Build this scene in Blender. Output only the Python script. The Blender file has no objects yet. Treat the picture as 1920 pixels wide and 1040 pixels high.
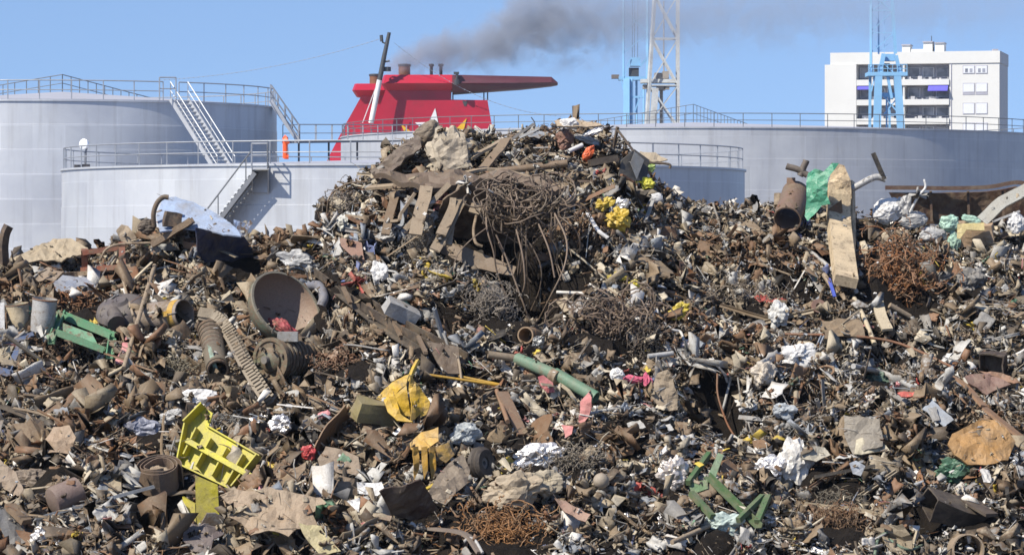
import bpy, bmesh, math, random
import numpy as np
from mathutils import Vector, Matrix, Quaternion, noise
from mathutils.bvhtree import BVHTree
R = math.radians
random.seed(7); rng = np.random.default_rng(7)
SC = bpy.context.scene
COL = SC.collection
# ------------------------------------------------------------------ camera, sky, sun, exposure
F = 6424.0; CZ = 6.5; HY = 440.0            # focal length in pixels of the 1920 px photograph, eye height, horizon row
cd = bpy.data.cameras.new('camera'); cam = bpy.data.objects.new('camera', cd); COL.objects.link(cam)
cam.location = (0, 0, CZ); cam.rotation_euler = (R(90), 0, 0)
cd.sensor_width = 36; cd.lens = 36*F/1920; cd.shift_y = (HY-520)/1920
cd.clip_start = 0.5; cd.clip_end = 20000
SC.camera = cam
HAZE = 0.00010
SUN_EL, SUN_AZ = 46.0, -50.0                # azimuth measured from behind the camera, negative = to the left
tosun = Vector((math.sin(R(SUN_AZ))*math.cos(R(SUN_EL)), -math.cos(R(SUN_AZ))*math.cos(R(SUN_EL)), math.sin(R(SUN_EL))))
ld = bpy.data.lights.new('sun', 'SUN'); ld.energy = 5.0; ld.angle = R(0.5); ld.color = (1.0, 0.93, 0.81)
sun = bpy.data.objects.new('sun', ld); COL.objects.link(sun); sun.rotation_euler = tosun.to_track_quat('Z', 'Y').to_euler()
sun.location = (0, 0, 60)
W = bpy.data.worlds.new('World'); SC.world = W; W.use_nodes = True
nt = W.node_tree; nt.nodes.clear()
sky = nt.nodes.new('ShaderNodeTexSky'); sky.sky_type = 'NISHITA'; sky.sun_disc = False
sky.sun_elevation = R(SUN_EL); sky.sun_rotation = math.atan2(tosun.x, tosun.y) % (2*math.pi)
sky.air_density = 1.0; sky.dust_density = 0.25; sky.ozone_density = 2.2
tc = nt.nodes.new('ShaderNodeTexCoord'); vm = nt.nodes.new('ShaderNodeVectorMath'); vm.operation = 'ADD'; vm.inputs[1].default_value = (0, 0, 0.15)
nn = nt.nodes.new('ShaderNodeVectorMath'); nn.operation = 'NORMALIZE'
bg = nt.nodes.new('ShaderNodeBackground'); bg.inputs[1].default_value = 0.107; wo = nt.nodes.new('ShaderNodeOutputWorld')
nt.links.new(tc.outputs['Generated'], vm.inputs[0]); nt.links.new(vm.outputs[0], nn.inputs[0]); nt.links.new(nn.outputs[0], sky.inputs[0])
tint = nt.nodes.new('ShaderNodeMix'); tint.data_type = 'RGBA'; tint.blend_type = 'MULTIPLY'; tint.inputs[0].default_value = 1.0; tint.inputs[7].default_value = (0.92, 0.98, 1.12, 1)
nt.links.new(sky.outputs[0], tint.inputs[6]); nt.links.new(tint.outputs[2], bg.inputs[0]); nt.links.new(bg.outputs[0], wo.inputs[0])
SC.view_settings.view_transform = 'Standard'; SC.view_settings.look = 'None'
SC.view_settings.exposure = 0.42; SC.view_settings.gamma = 1.0
SC.cycles.filter_width = 1.6; SC.cycles.max_bounces = 6; SC.cycles.diffuse_bounces = 3; SC.cycles.glossy_bounces = 2; SC.cycles.volume_bounces = 1
SC.cycles.transparent_max_bounces = 8; SC.cycles.volume_max_steps = 96

# ------------------------------------------------------------------ helpers
def at(px, py, Y): return Vector(((px-960)/F*Y, Y, CZ+(HY-py)/F*Y))
def pix(p): return (960+p[0]/p[1]*F, HY-(p[2]-CZ)/p[1]*F)
def tag(o, label=None, cat=None, group=None, kind=None):
    if label: o['label'] = label
    if cat: o['category'] = cat
    if group: o['group'] = group
    if kind: o['kind'] = kind
    return o
class MB:                                    # collects shapes, builds ONE mesh object
    def __init__(s): s.v = []; s.f = []
    def add(s, V, Fc):
        n = len(s.v); s.v += [tuple(p) for p in V]; s.f += [tuple(i+n for i in f) for f in Fc]; return s
    def box(s, a, b): return s.add(*boxg(a, b))
    def bar(s, p0, p1, w, h=None, up=(0,0,1)): return s.add(*barg(p0, p1, w, h or w, up))
    def tube(s, pts, r, n=8): return s.add(*sweep(circ(r, n), pts))
    def lathe(s, prof, n, M=None): return s.add(*latheg(prof, n, M))
    def build(s, name, mat, parent=None, color=None, smooth=False, loc=None):
        return obj(name, s.v, s.f, mat, parent, color, smooth, loc)
def root_loc(p):
    while p.parent: p = p.parent
    return p.location
ALLH = []                                    # world-space meshes of placed heroes
def obj(name, V, Fc, mat, parent=None, color=None, smooth=False, loc=None):
    V = np.array(V, dtype=float)
    if parent is None:
        L = Vector(loc) if loc is not None else Vector((V[:,0].mean(), V[:,1].mean(), V[:,2].min()))
    else: L = root_loc(parent)
    m = bpy.data.meshes.new(name); m.from_pydata([tuple(p) for p in (V-np.array(L))], [], [list(f) for f in Fc]); m.update()
    if mat: m.materials.append(mat)
    if smooth: m.shade_smooth(); m.set_sharp_from_angle(angle=R(38))
    o = bpy.data.objects.new(name, m); COL.objects.link(o)
    if parent is None: o.location = L
    else: o.parent = parent
    if color is not None: o.color = (*color[:3], color[3] if len(color) > 3 else 0.3)
    return o
def thing(name, loc, label, cat, group=None):
    o = bpy.data.objects.new(name, None); COL.objects.link(o); o.location = loc; o.empty_display_size = 0.3
    return tag(o, label, cat, group)
def boxg(a, b):
    x0,y0,z0 = a; x1,y1,z1 = b
    V = [(x0,y0,z0),(x1,y0,z0),(x1,y1,z0),(x0,y1,z0),(x0,y0,z1),(x1,y0,z1),(x1,y1,z1),(x0,y1,z1)]
    return V, [(0,3,2,1),(4,5,6,7),(0,1,5,4),(1,2,6,5),(2,3,7,6),(3,0,4,7)]
def barg(p0, p1, w, h, up=(0,0,1)):
    p0 = Vector(p0); p1 = Vector(p1); d = (p1-p0).normalized(); u = Vector(up)
    s = d.cross(u)
    if s.length < 1e-3: s = d.cross(Vector((0.3,1,0.1)))
    s.normalize(); u = s.cross(d).normalized(); s = s*w/2; u = u*h/2
    V = [p0-s-u, p0+s-u, p0+s+u, p0-s+u, p1-s-u, p1+s-u, p1+s+u, p1-s+u]
    return V, [(0,1,2,3),(4,7,6,5),(0,4,5,1),(1,5,6,2),(2,6,7,3),(3,7,4,0)]
def circ(r, n, ph=0): return [(r*math.cos(2*math.pi*k/n+ph), r*math.sin(2*math.pi*k/n+ph)) for k in range(n)]
def frames(pts, up0=None):
    pts = [Vector(p) for p in pts]; n = len(pts); out = []
    t0 = (pts[1]-pts[0]).normalized()
    u = Vector(up0) if up0 is not None else Vector((0,0,1))
    if abs(u.normalized().dot(t0)) > 0.98: u = Vector((0.2,1,0))
    for i in range(n):
        t = (pts[min(i+1,n-1)]-pts[max(i-1,0)]).normalized()
        s = t.cross(u).normalized(); u = s.cross(t).normalized(); out.append((pts[i], s, u))
    return out
def sweep(prof, pts, up0=None, scale=None, closed=False, caps=True):
    V = []; fr = frames(pts, up0); k = len(prof)
    for i,(p,s,u) in enumerate(fr):
        sc = scale[i] if scale else 1
        for a,b in prof: V.append(p+s*(a*sc)+u*(b*sc))
    Fc = []
    for i in range(len(fr)-1):
        for j in range(k):
            j2 = (j+1) % k; Fc.append((i*k+j, i*k+j2, (i+1)*k+j2, (i+1)*k+j))
    if caps: Fc.append(tuple(range(k))[::-1]); Fc.append(tuple((len(fr)-1)*k+j for j in range(k)))
    return V, Fc
def hollow(pts, r, t, n=14):
    fr = frames(pts); V = []; Fc = []; m = len(fr)
    for rr in (r, r-t):
        for p,s,u in fr:
            for a,b in circ(rr, n): V.append(p+s*a+u*b)
    o = m*n
    for i in range(m-1):
        for j in range(n):
            j2 = (j+1)%n
            Fc.append((i*n+j, i*n+j2, (i+1)*n+j2, (i+1)*n+j)); Fc.append((o+i*n+j2, o+i*n+j, o+(i+1)*n+j, o+(i+1)*n+j2))
    for j in range(n):
        j2 = (j+1)%n; e = (m-1)*n
        Fc.append((j2, j, o+j, o+j2)); Fc.append((e+j, e+j2, o+e+j2, o+e+j))
    return V, Fc
def latheg(prof, n, M=None, closed=False, caps=False):
    V = []; Fc = []; m = len(prof)
    for r,z in prof:
        for k in range(n):
            a = 2*math.pi*k/n; p = Vector((r*math.cos(a), r*math.sin(a), z)); V.append(M@p if M else p)
    for i in range(m-1):
        for j in range(n):
            j2 = (j+1)%n; Fc.append((i*n+j, i*n+j2, (i+1)*n+j2, (i+1)*n+j))
    if caps and prof[0][0] > 1e-4 and not closed: Fc.append(tuple(range(n))[::-1])
    if caps and prof[-1][0] > 1e-4 and not closed: Fc.append(tuple((m-1)*n+j for j in range(n)))
    if closed:
        for j in range(n):
            j2 = (j+1)%n; Fc.append(((m-1)*n+j, (m-1)*n+j2, j2, j))
    return V, Fc
def prism(pts, n_off):                       # flat outline given thickness (vector)
    k = len(pts); V = [Vector(p) for p in pts]+[Vector(p)+Vector(n_off) for p in pts]
    Fc = [tuple(range(k)), tuple(range(k, 2*k))[::-1]]
    for j in range(k): j2 = (j+1)%k; Fc.append((j2, j, k+j, k+j2))
    return V, Fc
def basis(n, up=(0,0,1), loc=(0,0,0)):       # matrix whose z axis is n
    z = Vector(n).normalized(); u = Vector(up); x = u.cross(z)
    if x.length < 1e-3: x = Vector((1,0,0)).cross(z)
    x.normalize(); y = z.cross(x)
    M = Matrix((x, y, z)).transposed().to_4x4(); M.translation = Vector(loc); return M
def smoothpath(pts, n=6):                    # Catmull-Rom
    pts = [Vector(p) for p in pts]; out = []
    P = [pts[0]*2-pts[1]]+pts+[pts[-1]*2-pts[-2]]
    for i in range(1, len(P)-2):
        for k in range(n):
            t = k/n; a,b,c,d = P[i-1],P[i],P[i+1],P[i+2]
            out.append(0.5*((2*b)+(c-a)*t+(2*a-5*b+4*c-d)*t*t+(3*b-a-3*c+d)*t**3))
    out.append(pts[-1]); return out

# ------------------------------------------------------------------ materials
class NT:
    def __init__(s, name):
        s.m = bpy.data.materials.new(name); s.m.use_nodes = True; s.t = s.m.node_tree; s.t.nodes.clear()
        s.out = s.n('ShaderNodeOutputMaterial')
    def n(s, typ, **kw):
        x = s.t.nodes.new(typ)
        for k,v in kw.items():
            if k.startswith('i_'): 
                key = k[2:]; key = int(key) if key.isdigit() else key.replace('_',' '); x.inputs[key].default_value = v
            else: setattr(x, k, v)
        return x
    def l(s, a, b): s.t.links.new(a, b)
    def noise(s, scale, detail=4, rough=0.6, vec=None, dist=0):
        x = s.n('ShaderNodeTexNoise', i_Scale=scale, i_Detail=detail, i_Roughness=rough, i_Distortion=dist)
        if vec: s.l(vec, x.inputs['Vector'])
        return x.outputs['Fac']
    def ramp(s, fac, stops):
        x = s.n('ShaderNodeValToRGB'); e = x.color_ramp.elements
        while len(e) < len(stops): e.new(0.5)
        for i,(p,c) in enumerate(stops): e[i].position = p; e[i].color = (*c,1) if len(c)==3 else c
        s.l(fac, x.inputs[0]); return x.outputs[0]
    def mix(s, fac, a, b, mode='MIX'):
        x = s.n('ShaderNodeMix', data_type='RGBA', blend_type=mode)
        for i,v in ((0,fac),(6,a),(7,b)):
            if hasattr(v,'is_linked') or hasattr(v,'links'): s.l(v, x.inputs[i])
            else: x.inputs[i].default_value = v if i==0 else ((*v,1) if len(v)==3 else v)
        return x.outputs[2]
    def math(s, op, a, b=0.0, c=None, clamp=False):
        x = s.n('ShaderNodeMath', operation=op); x.use_clamp = clamp
        for i,v in enumerate((a,b) if c is None else (a,b,c)):
            if hasattr(v,'links'): s.l(v, x.inputs[i])
            else: x.inputs[i].default_value = v
        return x.outputs[0]
    def bsdf(s, color, rough=0.6, metal=0.0, bump=None, bstr=0.3, bdist=0.02, spec=0.5):
        b = s.n('ShaderNodeBsdfPrincipled')
        for key,v in (('Base Color',color),('Roughness',rough),('Metallic',metal)):
            if hasattr(v,'links'): s.l(v, b.inputs[key])
            else: b.inputs[key].default_value = (*v,1) if key=='Base Color' else v
        b.inputs['Specular IOR Level'].default_value = spec
        if bump is not None:
            x = s.n('ShaderNodeBump', i_Strength=bstr, i_Distance=bdist); s.l(bump, x.inputs['Height']); s.l(x.outputs[0], b.inputs['Normal'])
        s.l(b.outputs[0], s.out.inputs['Surface']); return b
    def pos(s): return s.n('ShaderNodeNewGeometry').outputs['Position']
def paint(name, c, rough=0.5, var=0.12, scale=1.2, metal=0, dirt=(0.22,0.17,0.13), dirta=0.25, spec=0.5):
    t = NT(name); p = t.n('ShaderNodeTexCoord').outputs['Object']
    n1 = t.noise(scale, 5, 0.65, p); n2 = t.noise(scale*5, 4, 0.7, p)
    lo = tuple(x*(1-var) for x in c); hi = tuple(min(1,x*(1+var)) for x in c)
    col = t.ramp(n1, [(0.3,lo),(0.7,hi)])
    k = t.math('MULTIPLY', t.ramp(n2, [(0.52,(0,0,0)),(0.75,(1,1,1))]), dirta)
    t.bsdf(t.mix(k, col, dirt), rough, metal, n2, 0.15, 0.02, spec); return t.m
def scrapmat(name, src, rough=0.65, metal=0.0, rusty=1.0, dusty=0.45, bump=0.5, spec=0.4, thr=0.80):
    t = NT(name)
    if src == 'obj': oi = t.n('ShaderNodeObjectInfo'); col, al = oi.outputs['Color'], oi.outputs['Alpha']
    else: oi = t.n('ShaderNodeAttribute', attribute_name='tint'); col, al = oi.outputs['Color'], oi.outputs['Alpha']
    p = t.pos()
    n1 = t.noise(2.6, 5, 0.7, p, 0.6); n2 = t.noise(9, 5, 0.75, p, 0.3); n3 = t.noise(38, 3, 0.7, p)
    v = t.ramp(n3, [(0.25,(0.74,0.72,0.70)),(0.75,(1.18,1.18,1.18))])
    c = t.mix(1.0, col, v, 'MULTIPLY'); c = t.mix(1.0, c, (0.91,0.89,0.86), 'MULTIPLY')
    rustc = t.ramp(n2, [(0.3,(0.032,0.020,0.012)),(0.5,(0.100,0.056,0.030)),(0.72,(0.19,0.12,0.07))])
    # rust patches: threshold set by the alpha of the piece
    s = t.math('SUBTRACT', t.math('ADD', t.math('MULTIPLY', n2, 0.7), t.math('MULTIPLY', n1, 0.5)), t.math('SUBTRACT', thr, t.math('MULTIPLY', al, 0.42)))
    s = t.math('MULTIPLY', s, 7.0*rusty, clamp=True)
    c = t.mix(s, c, rustc)
    d = t.math('MULTIPLY', t.ramp(n1, [(0.36,(0,0,0)),(0.66,(1,1,1))]), dusty)
    c = t.mix(d, c, (0.215,0.178,0.128))
    rr = t.math('MAXIMUM', rough, t.math('MULTIPLY', s, 0.85))
    mm = t.math('MULTIPLY', t.math('SUBTRACT', 1.0, s), metal) if metal else 0.0
    t.bsdf(c, rr, mm, n2, bump, 0.03, spec); return t.m
M_S = scrapmat('scrap_dull', 'obj', 0.62)
M_P = scrapmat('scrap_painted', 'obj', 0.55, 0, 1.2, 0.55, 0.4, 0.35, 0.72)
M_F = scrapmat('scrap_bright_metal', 'obj', 0.42, 0.75, 0.6, 0.3, 0.7)
M_C = scrapmat('scrap_plastic_film', 'obj', 0.4, 0, 0.0, 0.22, 0.6, 0.5)
M_AS = scrapmat('debris_dull', 'att', 0.6)
M_AF = scrapmat('debris_bright_metal', 'att', 0.34, 0.8, 0.5, 0.2, 0.6)
def fixed(name, *a, **k): return paint(name, *a, **k)
# tank plate: courses of steel plate, stained in vertical streaks
def tankmat(name, c, hplate, wplate, radius):
    t = NT(name); tcn = t.n('ShaderNodeTexCoord').outputs['Object']; sx = t.n('ShaderNodeSeparateXYZ'); t.l(tcn, sx.inputs[0])
    ang = t.math('MULTIPLY', t.math('ARCTAN2', sx.outputs[0], sx.outputs[1]), radius)
    cb = t.n('ShaderNodeCombineXYZ'); t.l(ang, cb.inputs[0]); t.l(sx.outputs[2], cb.inputs[1])
    br = t.n('ShaderNodeTexBrick', i_Scale=1.0, i_Mortar_Size=0.018, i_Mortar_Smooth=0.4); br.inputs['Brick Width'].default_value = wplate; br.inputs['Row Height'].default_value = hplate
    br.inputs['Color1'].default_value = (*[x*0.935 for x in c],1); br.inputs['Color2'].default_value = (*[x*1.045 for x in c],1); br.inputs['Mortar'].default_value = (*[x*1.16 for x in c],1)
    t.l(cb.outputs[0], br.inputs['Vector'])
    mp = t.n('ShaderNodeMapping'); mp.inputs['Scale'].default_value = (1.6, 0.09, 1); t.l(cb.outputs[0], mp.inputs[0])
    st = t.noise(1.0, 6, 0.7, mp.outputs[0]); bl = t.noise(0.28, 5, 0.6, cb.outputs[0], 0.4)
    c1 = t.mix(t.math('MULTIPLY', t.ramp(st, [(0.50,(0,0,0)),(0.74,(1,1,1))]), 0.34), br.outputs[0], (0.20,0.18,0.17))
    c2 = t.mix(1.0, c1, t.ramp(bl, [(0.3,(0.84,0.85,0.88)),(0.7,(1.08,1.08,1.06))]), 'MULTIPLY')
    mp2 = t.n('ShaderNodeMapping'); mp2.inputs['Scale'].default_value = (2.5, 0.25, 1); t.l(cb.outputs[0], mp2.inputs[0])
    ru = t.noise(1.0, 3, 0.8, mp2.outputs[0])
    c3 = t.mix(t.math('MULTIPLY', t.ramp(ru, [(0.66,(0,0,0)),(0.78,(1,1,1))]), 0.35), c2, (0.30,0.22,0.13))
    t.bsdf(c3, 0.42, 0.25, st, 0.05, 0.02); return t.m
# ------------------------------------------------------------------ ground
gm = NT('yard_ground'); p = gm.pos()
gm.bsdf(gm.ramp(gm.noise(0.6, 6, 0.7, p), [(0.3,(0.10,0.085,0.07)),(0.7,(0.20,0.17,0.14))]), 0.9, 0, gm.noise(6,5,0.7,p), 0.6, 0.05)
tag(obj('ground', [(-6000,-200,0),(6000,-200,0),(6000,9000,0),(-6000,9000,0)], [(0,1,2,3)], gm.m, loc=(0,0,0)), kind='structure')
# ------------------------------------------------------------------ storage tanks
M_RAIL = paint('galvanised_rail', (0.33,0.35,0.38), 0.45, 0.15, 3, 0.3, dirta=0.3)
M_RAILD = paint('weathered_rail', (0.15,0.16,0.175), 0.5, 0.2, 3, 0.2, dirta=0.3)
M_ROOF = paint('tank_roof_paint', (0.42,0.42,0.455), 0.55, 0.08, 0.4, 0.1, dirt=(0.3,0.26,0.24), dirta=0.3)
M_STEP = paint('stair_steel', (0.42,0.435,0.46), 0.45, 0.1, 3, 0.2, dirta=0.2)
M_BLK = paint('black_paint', (0.03,0.03,0.035), 0.5)
def railing(parent, pts, h=1.1, mid=(0.55,), r=0.035, step=1, closed=False, mat=None, rails_mat=None):
    mat = mat or M_RAIL; up = Vector((0,0,1)); P = [Vector(p) for p in pts]
    if closed: P = P+[P[0]]
    m = MB(); m.tube([p+up*h for p in P], r, 5)
    for k in mid: m.tube([p+up*k for p in P], r*0.8, 5)
    rl = m.build('railing', rails_mat or mat, parent)
    n = len(P)-(1 if closed else 0)
    for i in range(0, n, step): MB().tube([P[i]-up*0.05, P[i]+up*h], r, 5).build('post', mat, rl)
    return rl
def tank(name, label, cx_px, r_px, dist, rim_py, wall_mat, roof_rise, courses, arc_gap=None, rmat=None, nposts=48):
    cx = (cx_px-960)/F*dist; Rr = math.sin(math.atan(r_px/F))*math.hypot(dist, cx)*0+ r_px/F*dist
    near = dist-Rr; H = CZ+(HY-rim_py)/F*near
    t = thing(name, (cx, dist, 0), label, 'storage tank')
    prof = []; hc = H/courses
    for i in range(courses):
        rr = Rr-0.0+0.022*(courses-1-i); prof += [(rr, i*hc), (rr, (i+1)*hc-0.01)]
    prof += [(Rr+0.09, H-0.10), (Rr+0.09, H)]
    T = Matrix.Translation((cx, dist, 0))
    MB().lathe(prof, 160, T).build('wall', wall_mat, t, smooth=True)
    rp = [(Rr+0.06, H+0.004)]+[(Rr*(1-k/5), H+roof_rise*k/5) for k in range(1,5)]+[(0.001, H+roof_rise)]
    MB().lathe([(Rr-0.02,H-0.05)]+rp[1:] if False else [(Rr+0.05,H+0.004)]+rp[1:], 96, T).build('roof', M_ROOF, t, smooth=True)
    pts = []
    for k in range(nposts):
        a = 2*math.pi*k/nposts; 
        pts.append((cx+(Rr-0.1)*math.cos(a), dist+(Rr-0.1)*math.sin(a), H))
    if arc_gap is None: railing(t, pts, closed=True, mat=rmat)
    else:
        a0, a1 = arc_gap; pts = []
        for k in range(nposts+1):
            a = a0+(a1-a0)*k/nposts; pts.append((cx+(Rr-0.1)*math.cos(a), dist+(Rr-0.1)*math.sin(a), H))
        railing(t, pts, mat=rmat)
    return t, Vector((cx, dist, H)), Rr
M_WH0 = paint('stair_tread_white', (0.60,0.62,0.64), 0.45)
def flight(t, a, b, width, side, nst, step_mat=None, rails=(1,-1), rh=1.0, name='staircase'):
    a = Vector(a); b = Vector(b); s = Vector(side).normalized()*width/2; up = Vector((0,0,1))
    m = MB()
    for k in (1,-1): m.bar(a+s*k, b+s*k, 0.06, 0.26)
    st = m.build(name, M_STEP, t)
    for i in range(nst):
        p = a.lerp(b, (i+0.5)/nst); d = (b-a); d.z = 0; d.normalize(); d = d*0.13
        MB().add(*prism([p-s-d, p+s-d, p+s+d, p-s+d], (0,0,0.045))).build('step', step_mat or M_STEP, st)
    for k in rails:
        m = MB(); m.tube([a+s*k+up*rh, b+s*k+up*rh], 0.035, 5).tube([a+s*k+up*rh*0.5, b+s*k+up*rh*0.5], 0.025, 5)
        for i in range(5): p = a.lerp(b, i/4)+s*k; m.tube([p, p+up*rh], 0.03, 5)
        m.build('handrail', M_RAIL, st)
    return st
def apex_rail(t, C, Rr, rise, H0, a0, a1, n=16, h=1.05):     # railing of the walkway that climbs the cone roof
    for a in (a0, a1):
        pts = []
        for k in range(n+1):
            f = 1-k/n; pts.append((C.x+(Rr-0.1)*f*math.cos(a), C.y+(Rr-0.1)*f*math.sin(a), C.z+rise*(1-f)))
        railing(t, pts, h, (h/2,), 0.03, mat=M_RAILD)
# left tank
TA, CA, RA = tank('storage_tank', 'tall pale grey steel tank at the left with a steep stair and a railed rim', 117, 401, 210, 186, tankmat('tank_plate_a', (0.53,0.545,0.575), 1.42, 6.0, 13), 0.97, 10, (R(-51.3), R(304)), None, 44)
apex_rail(TA, CA, RA, 0.97, 0, R(136), R(71), 11, 1.05)
p0 = at(336,186,198.4); p1 = at(424,326,196.0); flight(TA, p0, p1, 1.0, (1,0.12,0), 20)
p0 = at(312,186,197.9)
railing(TA, [at(299,186,197.6)+Vector((0,0,0)), at(330,186,198.0)], 1.25, (0.6,), 0.04)
# stair on the right-hand side down to the gangway
p0 = at(508,190,208); p1 = at(561,266,208); flight(TA, p0, p1, 0.9, (0,1,0), 11)
GW = thing('gangway', at(660,266,214), 'narrow railed gangway leading from the left tank stair towards the big tank behind', 'gangway')
ga = at(545,267,207.5); gb = at(775,264,232)
m = MB(); m.bar(ga, gb, 1.1, 0.12)
for k in range(5):
    q = ga.lerp(gb, 0.06+k/4.4); m.bar(q, Vector((q.x,q.y,0)), 0.10, 0.10)
m.build('deck', paint('gangway_deck', (0.20,0.20,0.22), 0.6), GW)
dn = (gb-ga).normalized().cross(Vector((0,0,1)))*0.5
for k in (1,-1): railing(GW, [ga.lerp(gb, i/8)+dn*k for i in range(9)], 1.08, (0.55,), 0.028, mat=M_STEP)
# low tank in front
TB, CB, RB = tank('storage_tank', 'low wide pale tank in front with an outside stair and platform', 758, 637, 183, 306, tankmat('tank_plate_b', (0.54,0.555,0.58), 2.3, 7.5, 18), 0.6, 5, None, None, 56)
def wallpt(px, z, off=0.0):                  # a point on the near wall of the low tank in line with a pixel column
    c = CB; k = (px-960)/F
    A = 1+k*k; B = -2*(k*c.x+c.y); Cc = c.x*c.x+c.y*c.y-(RB+0.08+off)**2; Y = (-B-math.sqrt(B*B-4*A*Cc))/(2*A)
    return Vector((k*Y, Y, z))
Zb = CB.z; ns = 30; m = MB()
lead = lambda i: (478-(i/ns)*195, Zb-0.35-(i/ns)*6.6)
for w,off in ((0.0,0.04),(1.0,0.96)):
    pts = [wallpt(lead(i)[0], lead(i)[1]-0.1, off) for i in range(ns+1)]
    m.add(*sweep([(-0.03,-0.12),(0.03,-0.12),(0.03,0.10),(-0.03,0.10)], pts))
m.add(*sweep([(-0.44,-0.015),(0.44,-0.015),(0.44,0.015),(-0.44,0.015)], [wallpt(lead(i)[0], lead(i)[1]-0.12, 0.5) for i in range(ns+1)]))  # soffit plate added under the steps so the stair casts a solid shadow
sb = m.build('outside_stair', paint('stair_stringer', (0.16,0.17,0.19), 0.5), TB)
for i in range(ns):
    x,z = lead(i); a = wallpt(x+2.2,z,0.05); b = wallpt(x-6,z,0.05); c = wallpt(x-6,z,0.97); d = wallpt(x+2.2,z,0.97)
    MB().add(*prism([a,b,c,d], (0,0,0.09))).build('step', M_WH0, sb)
m = MB(); pts = [wallpt(lead(i)[0]-4, lead(i)[1]+1.05, 0.98) for i in range(0,ns+1,2)]; m.tube(pts, 0.04, 5)
for i in (1,5,9,13): x,z = lead(i*2); m.tube([wallpt(x-4,z,0.98), wallpt(x-4,z+1.05,0.98)], 0.03, 5)
m.build('handrail', M_RAILD, sb)
a = wallpt(472,Zb-0.3,0.02); b = wallpt(502,Zb-0.3,0.02); c = wallpt(502,Zb-0.3,1.05); d = wallpt(472,Zb-0.3,1.05)
pf = MB().add(*prism([a,b,c,d], (0,0,0.1))).build('platform', M_STEP, TB)
m = MB()
for q,w in ((a,d),(b,c)): m.add(*prism([q, w, Vector((q.x,q.y,q.z-1.15))], (0.05,0,0)))
m.add(*prism([a-Vector((0,0,.02)), b-Vector((0,0,.02)), b-Vector((0,0,1.1))+Vector((0,-.05,0)), a-Vector((0,0,1.1))+Vector((0,-.05,0))], (0,-0.05,0)))
m.build('bracket', M_STEP, pf)
railing(TB, [c+Vector((0,0,.1)), d+Vector((0,0,.1))], 1.15, (0.6,), 0.045)
railing(TB, [b+Vector((0,0,.1)), c+Vector((0,0,.1))], 1.15, (0.6,), 0.045)
# big tank behind
TC, CC, RC = tank('storage_tank', 'huge grey tank farthest back with a railed shallow cone roof', 1300, 660, 306, 238, tankmat('tank_plate_c', (0.50,0.51,0.53), 2.4, 9, 31), 1.4, 6, None, M_RAILD, 84)
apex_rail(TC, CC, RC, 1.4, 0, R(115), R(74), 22, 1.6)
# fire pipe, floodlight on the low tank's roof
fp = thing('standpipe', at(535,298,176), 'bright orange standpipe with a bent head on the low tank roof edge', 'standpipe')
def onB(px, py): return at(px, py, 168.5)
M_OR = paint('orange_paint', (0.85,0.10,0.02), 0.4, 0.08)
MB().tube([onB(535,297), onB(535,262), onB(536,258), onB(538,256)], 0.13, 10).build('riser', M_OR, fp, smooth=True)
MB().tube([onB(533,294), onB(541,294)], 0.12, 8).build('foot_flange', M_OR, fp)
MB().tube([onB(533,266), onB(540,262)], 0.2, 8).build('valve', M_OR, fp)
MB().tube([onB(540,293), onB(539,277)], 0.05, 6).build('white_bypass', paint('white_paint', (0.8,0.8,0.8), 0.4), fp)
fl = thing('floodlight', at(162,318,181), 'small white floodlight on a short pole at the left edge of the low tank roof', 'floodlight')
Q = lambda x,y: at(x,y,180.6)
MB().tube([Q(160,317), Q(161,283), Q(165,272)], 0.05, 6).build('pole', M_RAILD, fl)
MB().lathe([(0.05,0),(0.26,0.05),(0.28,0.22),(0.001,0.34)], 14, basis((-0.5,-0.8,0.1), loc=Q(161,271))).build('lamp_head', paint('lamp_white', (0.8,0.82,0.84), 0.3), fl, smooth=True)
MB().box(Q(147,316)-Vector((.2,.2,0)), Q(156,309)).build('ballast_box', M_BLK, fl)
MB().box(Q(158,316)-Vector((.1,.2,0)), Q(169,308)).build('ballast_box', M_BLK, fl)

# ------------------------------------------------------------------ ship
M_RED = paint('funnel_red', (0.41,0.009,0.033), 0.42, 0.14, 0.12, dirt=(0.16,0.03,0.03), dirta=0.35)
M_MAR = paint('dark_maroon', (0.085,0.020,0.032), 0.5, 0.2, 0.2, dirt=(0.05,0.04,0.04), dirta=0.4)
M_WH = paint('ship_white', (0.74,0.74,0.74), 0.4, 0.05, 0.2, dirta=0.1)
M_RST = paint('stack_rust', (0.20,0.085,0.035), 0.7, 0.3, 1.0)
M_DK = paint('dark_grey_paint', (0.045,0.05,0.055), 0.5)
D = 400.0
S = lambda px,py,dy=0: at(px,py,D+dy) if False else Vector(((px-960)/F*D, D+dy, CZ+(HY-py)/F*D))
ship = thing('ferry', (S(780,0).x, D+6, 0), 'white ship with a sloping red funnel, black mast and winged cap behind the tanks', 'ship')
def slab(name, pts, y0, y1, mat, inset=0.0, parent=None):
    return MB().add(*prism([S(x,y,y0) for x,y in pts], (0,y1-y0,0))).build(name, mat, parent or ship)
slab('funnel', [(683,290),(699,235),(723,169),(845,169),(845,187),(914,188),(932,290)], 0, 5, M_RED)
slab('funnel', [(598,320),(611,290),(645,225),(673,175),(730,175),(730,320)], 7, 12, M_RED)
def cap(parent, outl, y0, y1, mat, name='funnel_cap', b=0.5):      # bevelled rim: wider at mid height than at top and bottom
    zs = [p[1] for p in outl]; m = MB()
    return m.add(*prism([S(x,y,y0) for x,y in outl], (0,y1-y0,0))).build(name, mat, parent)
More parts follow.
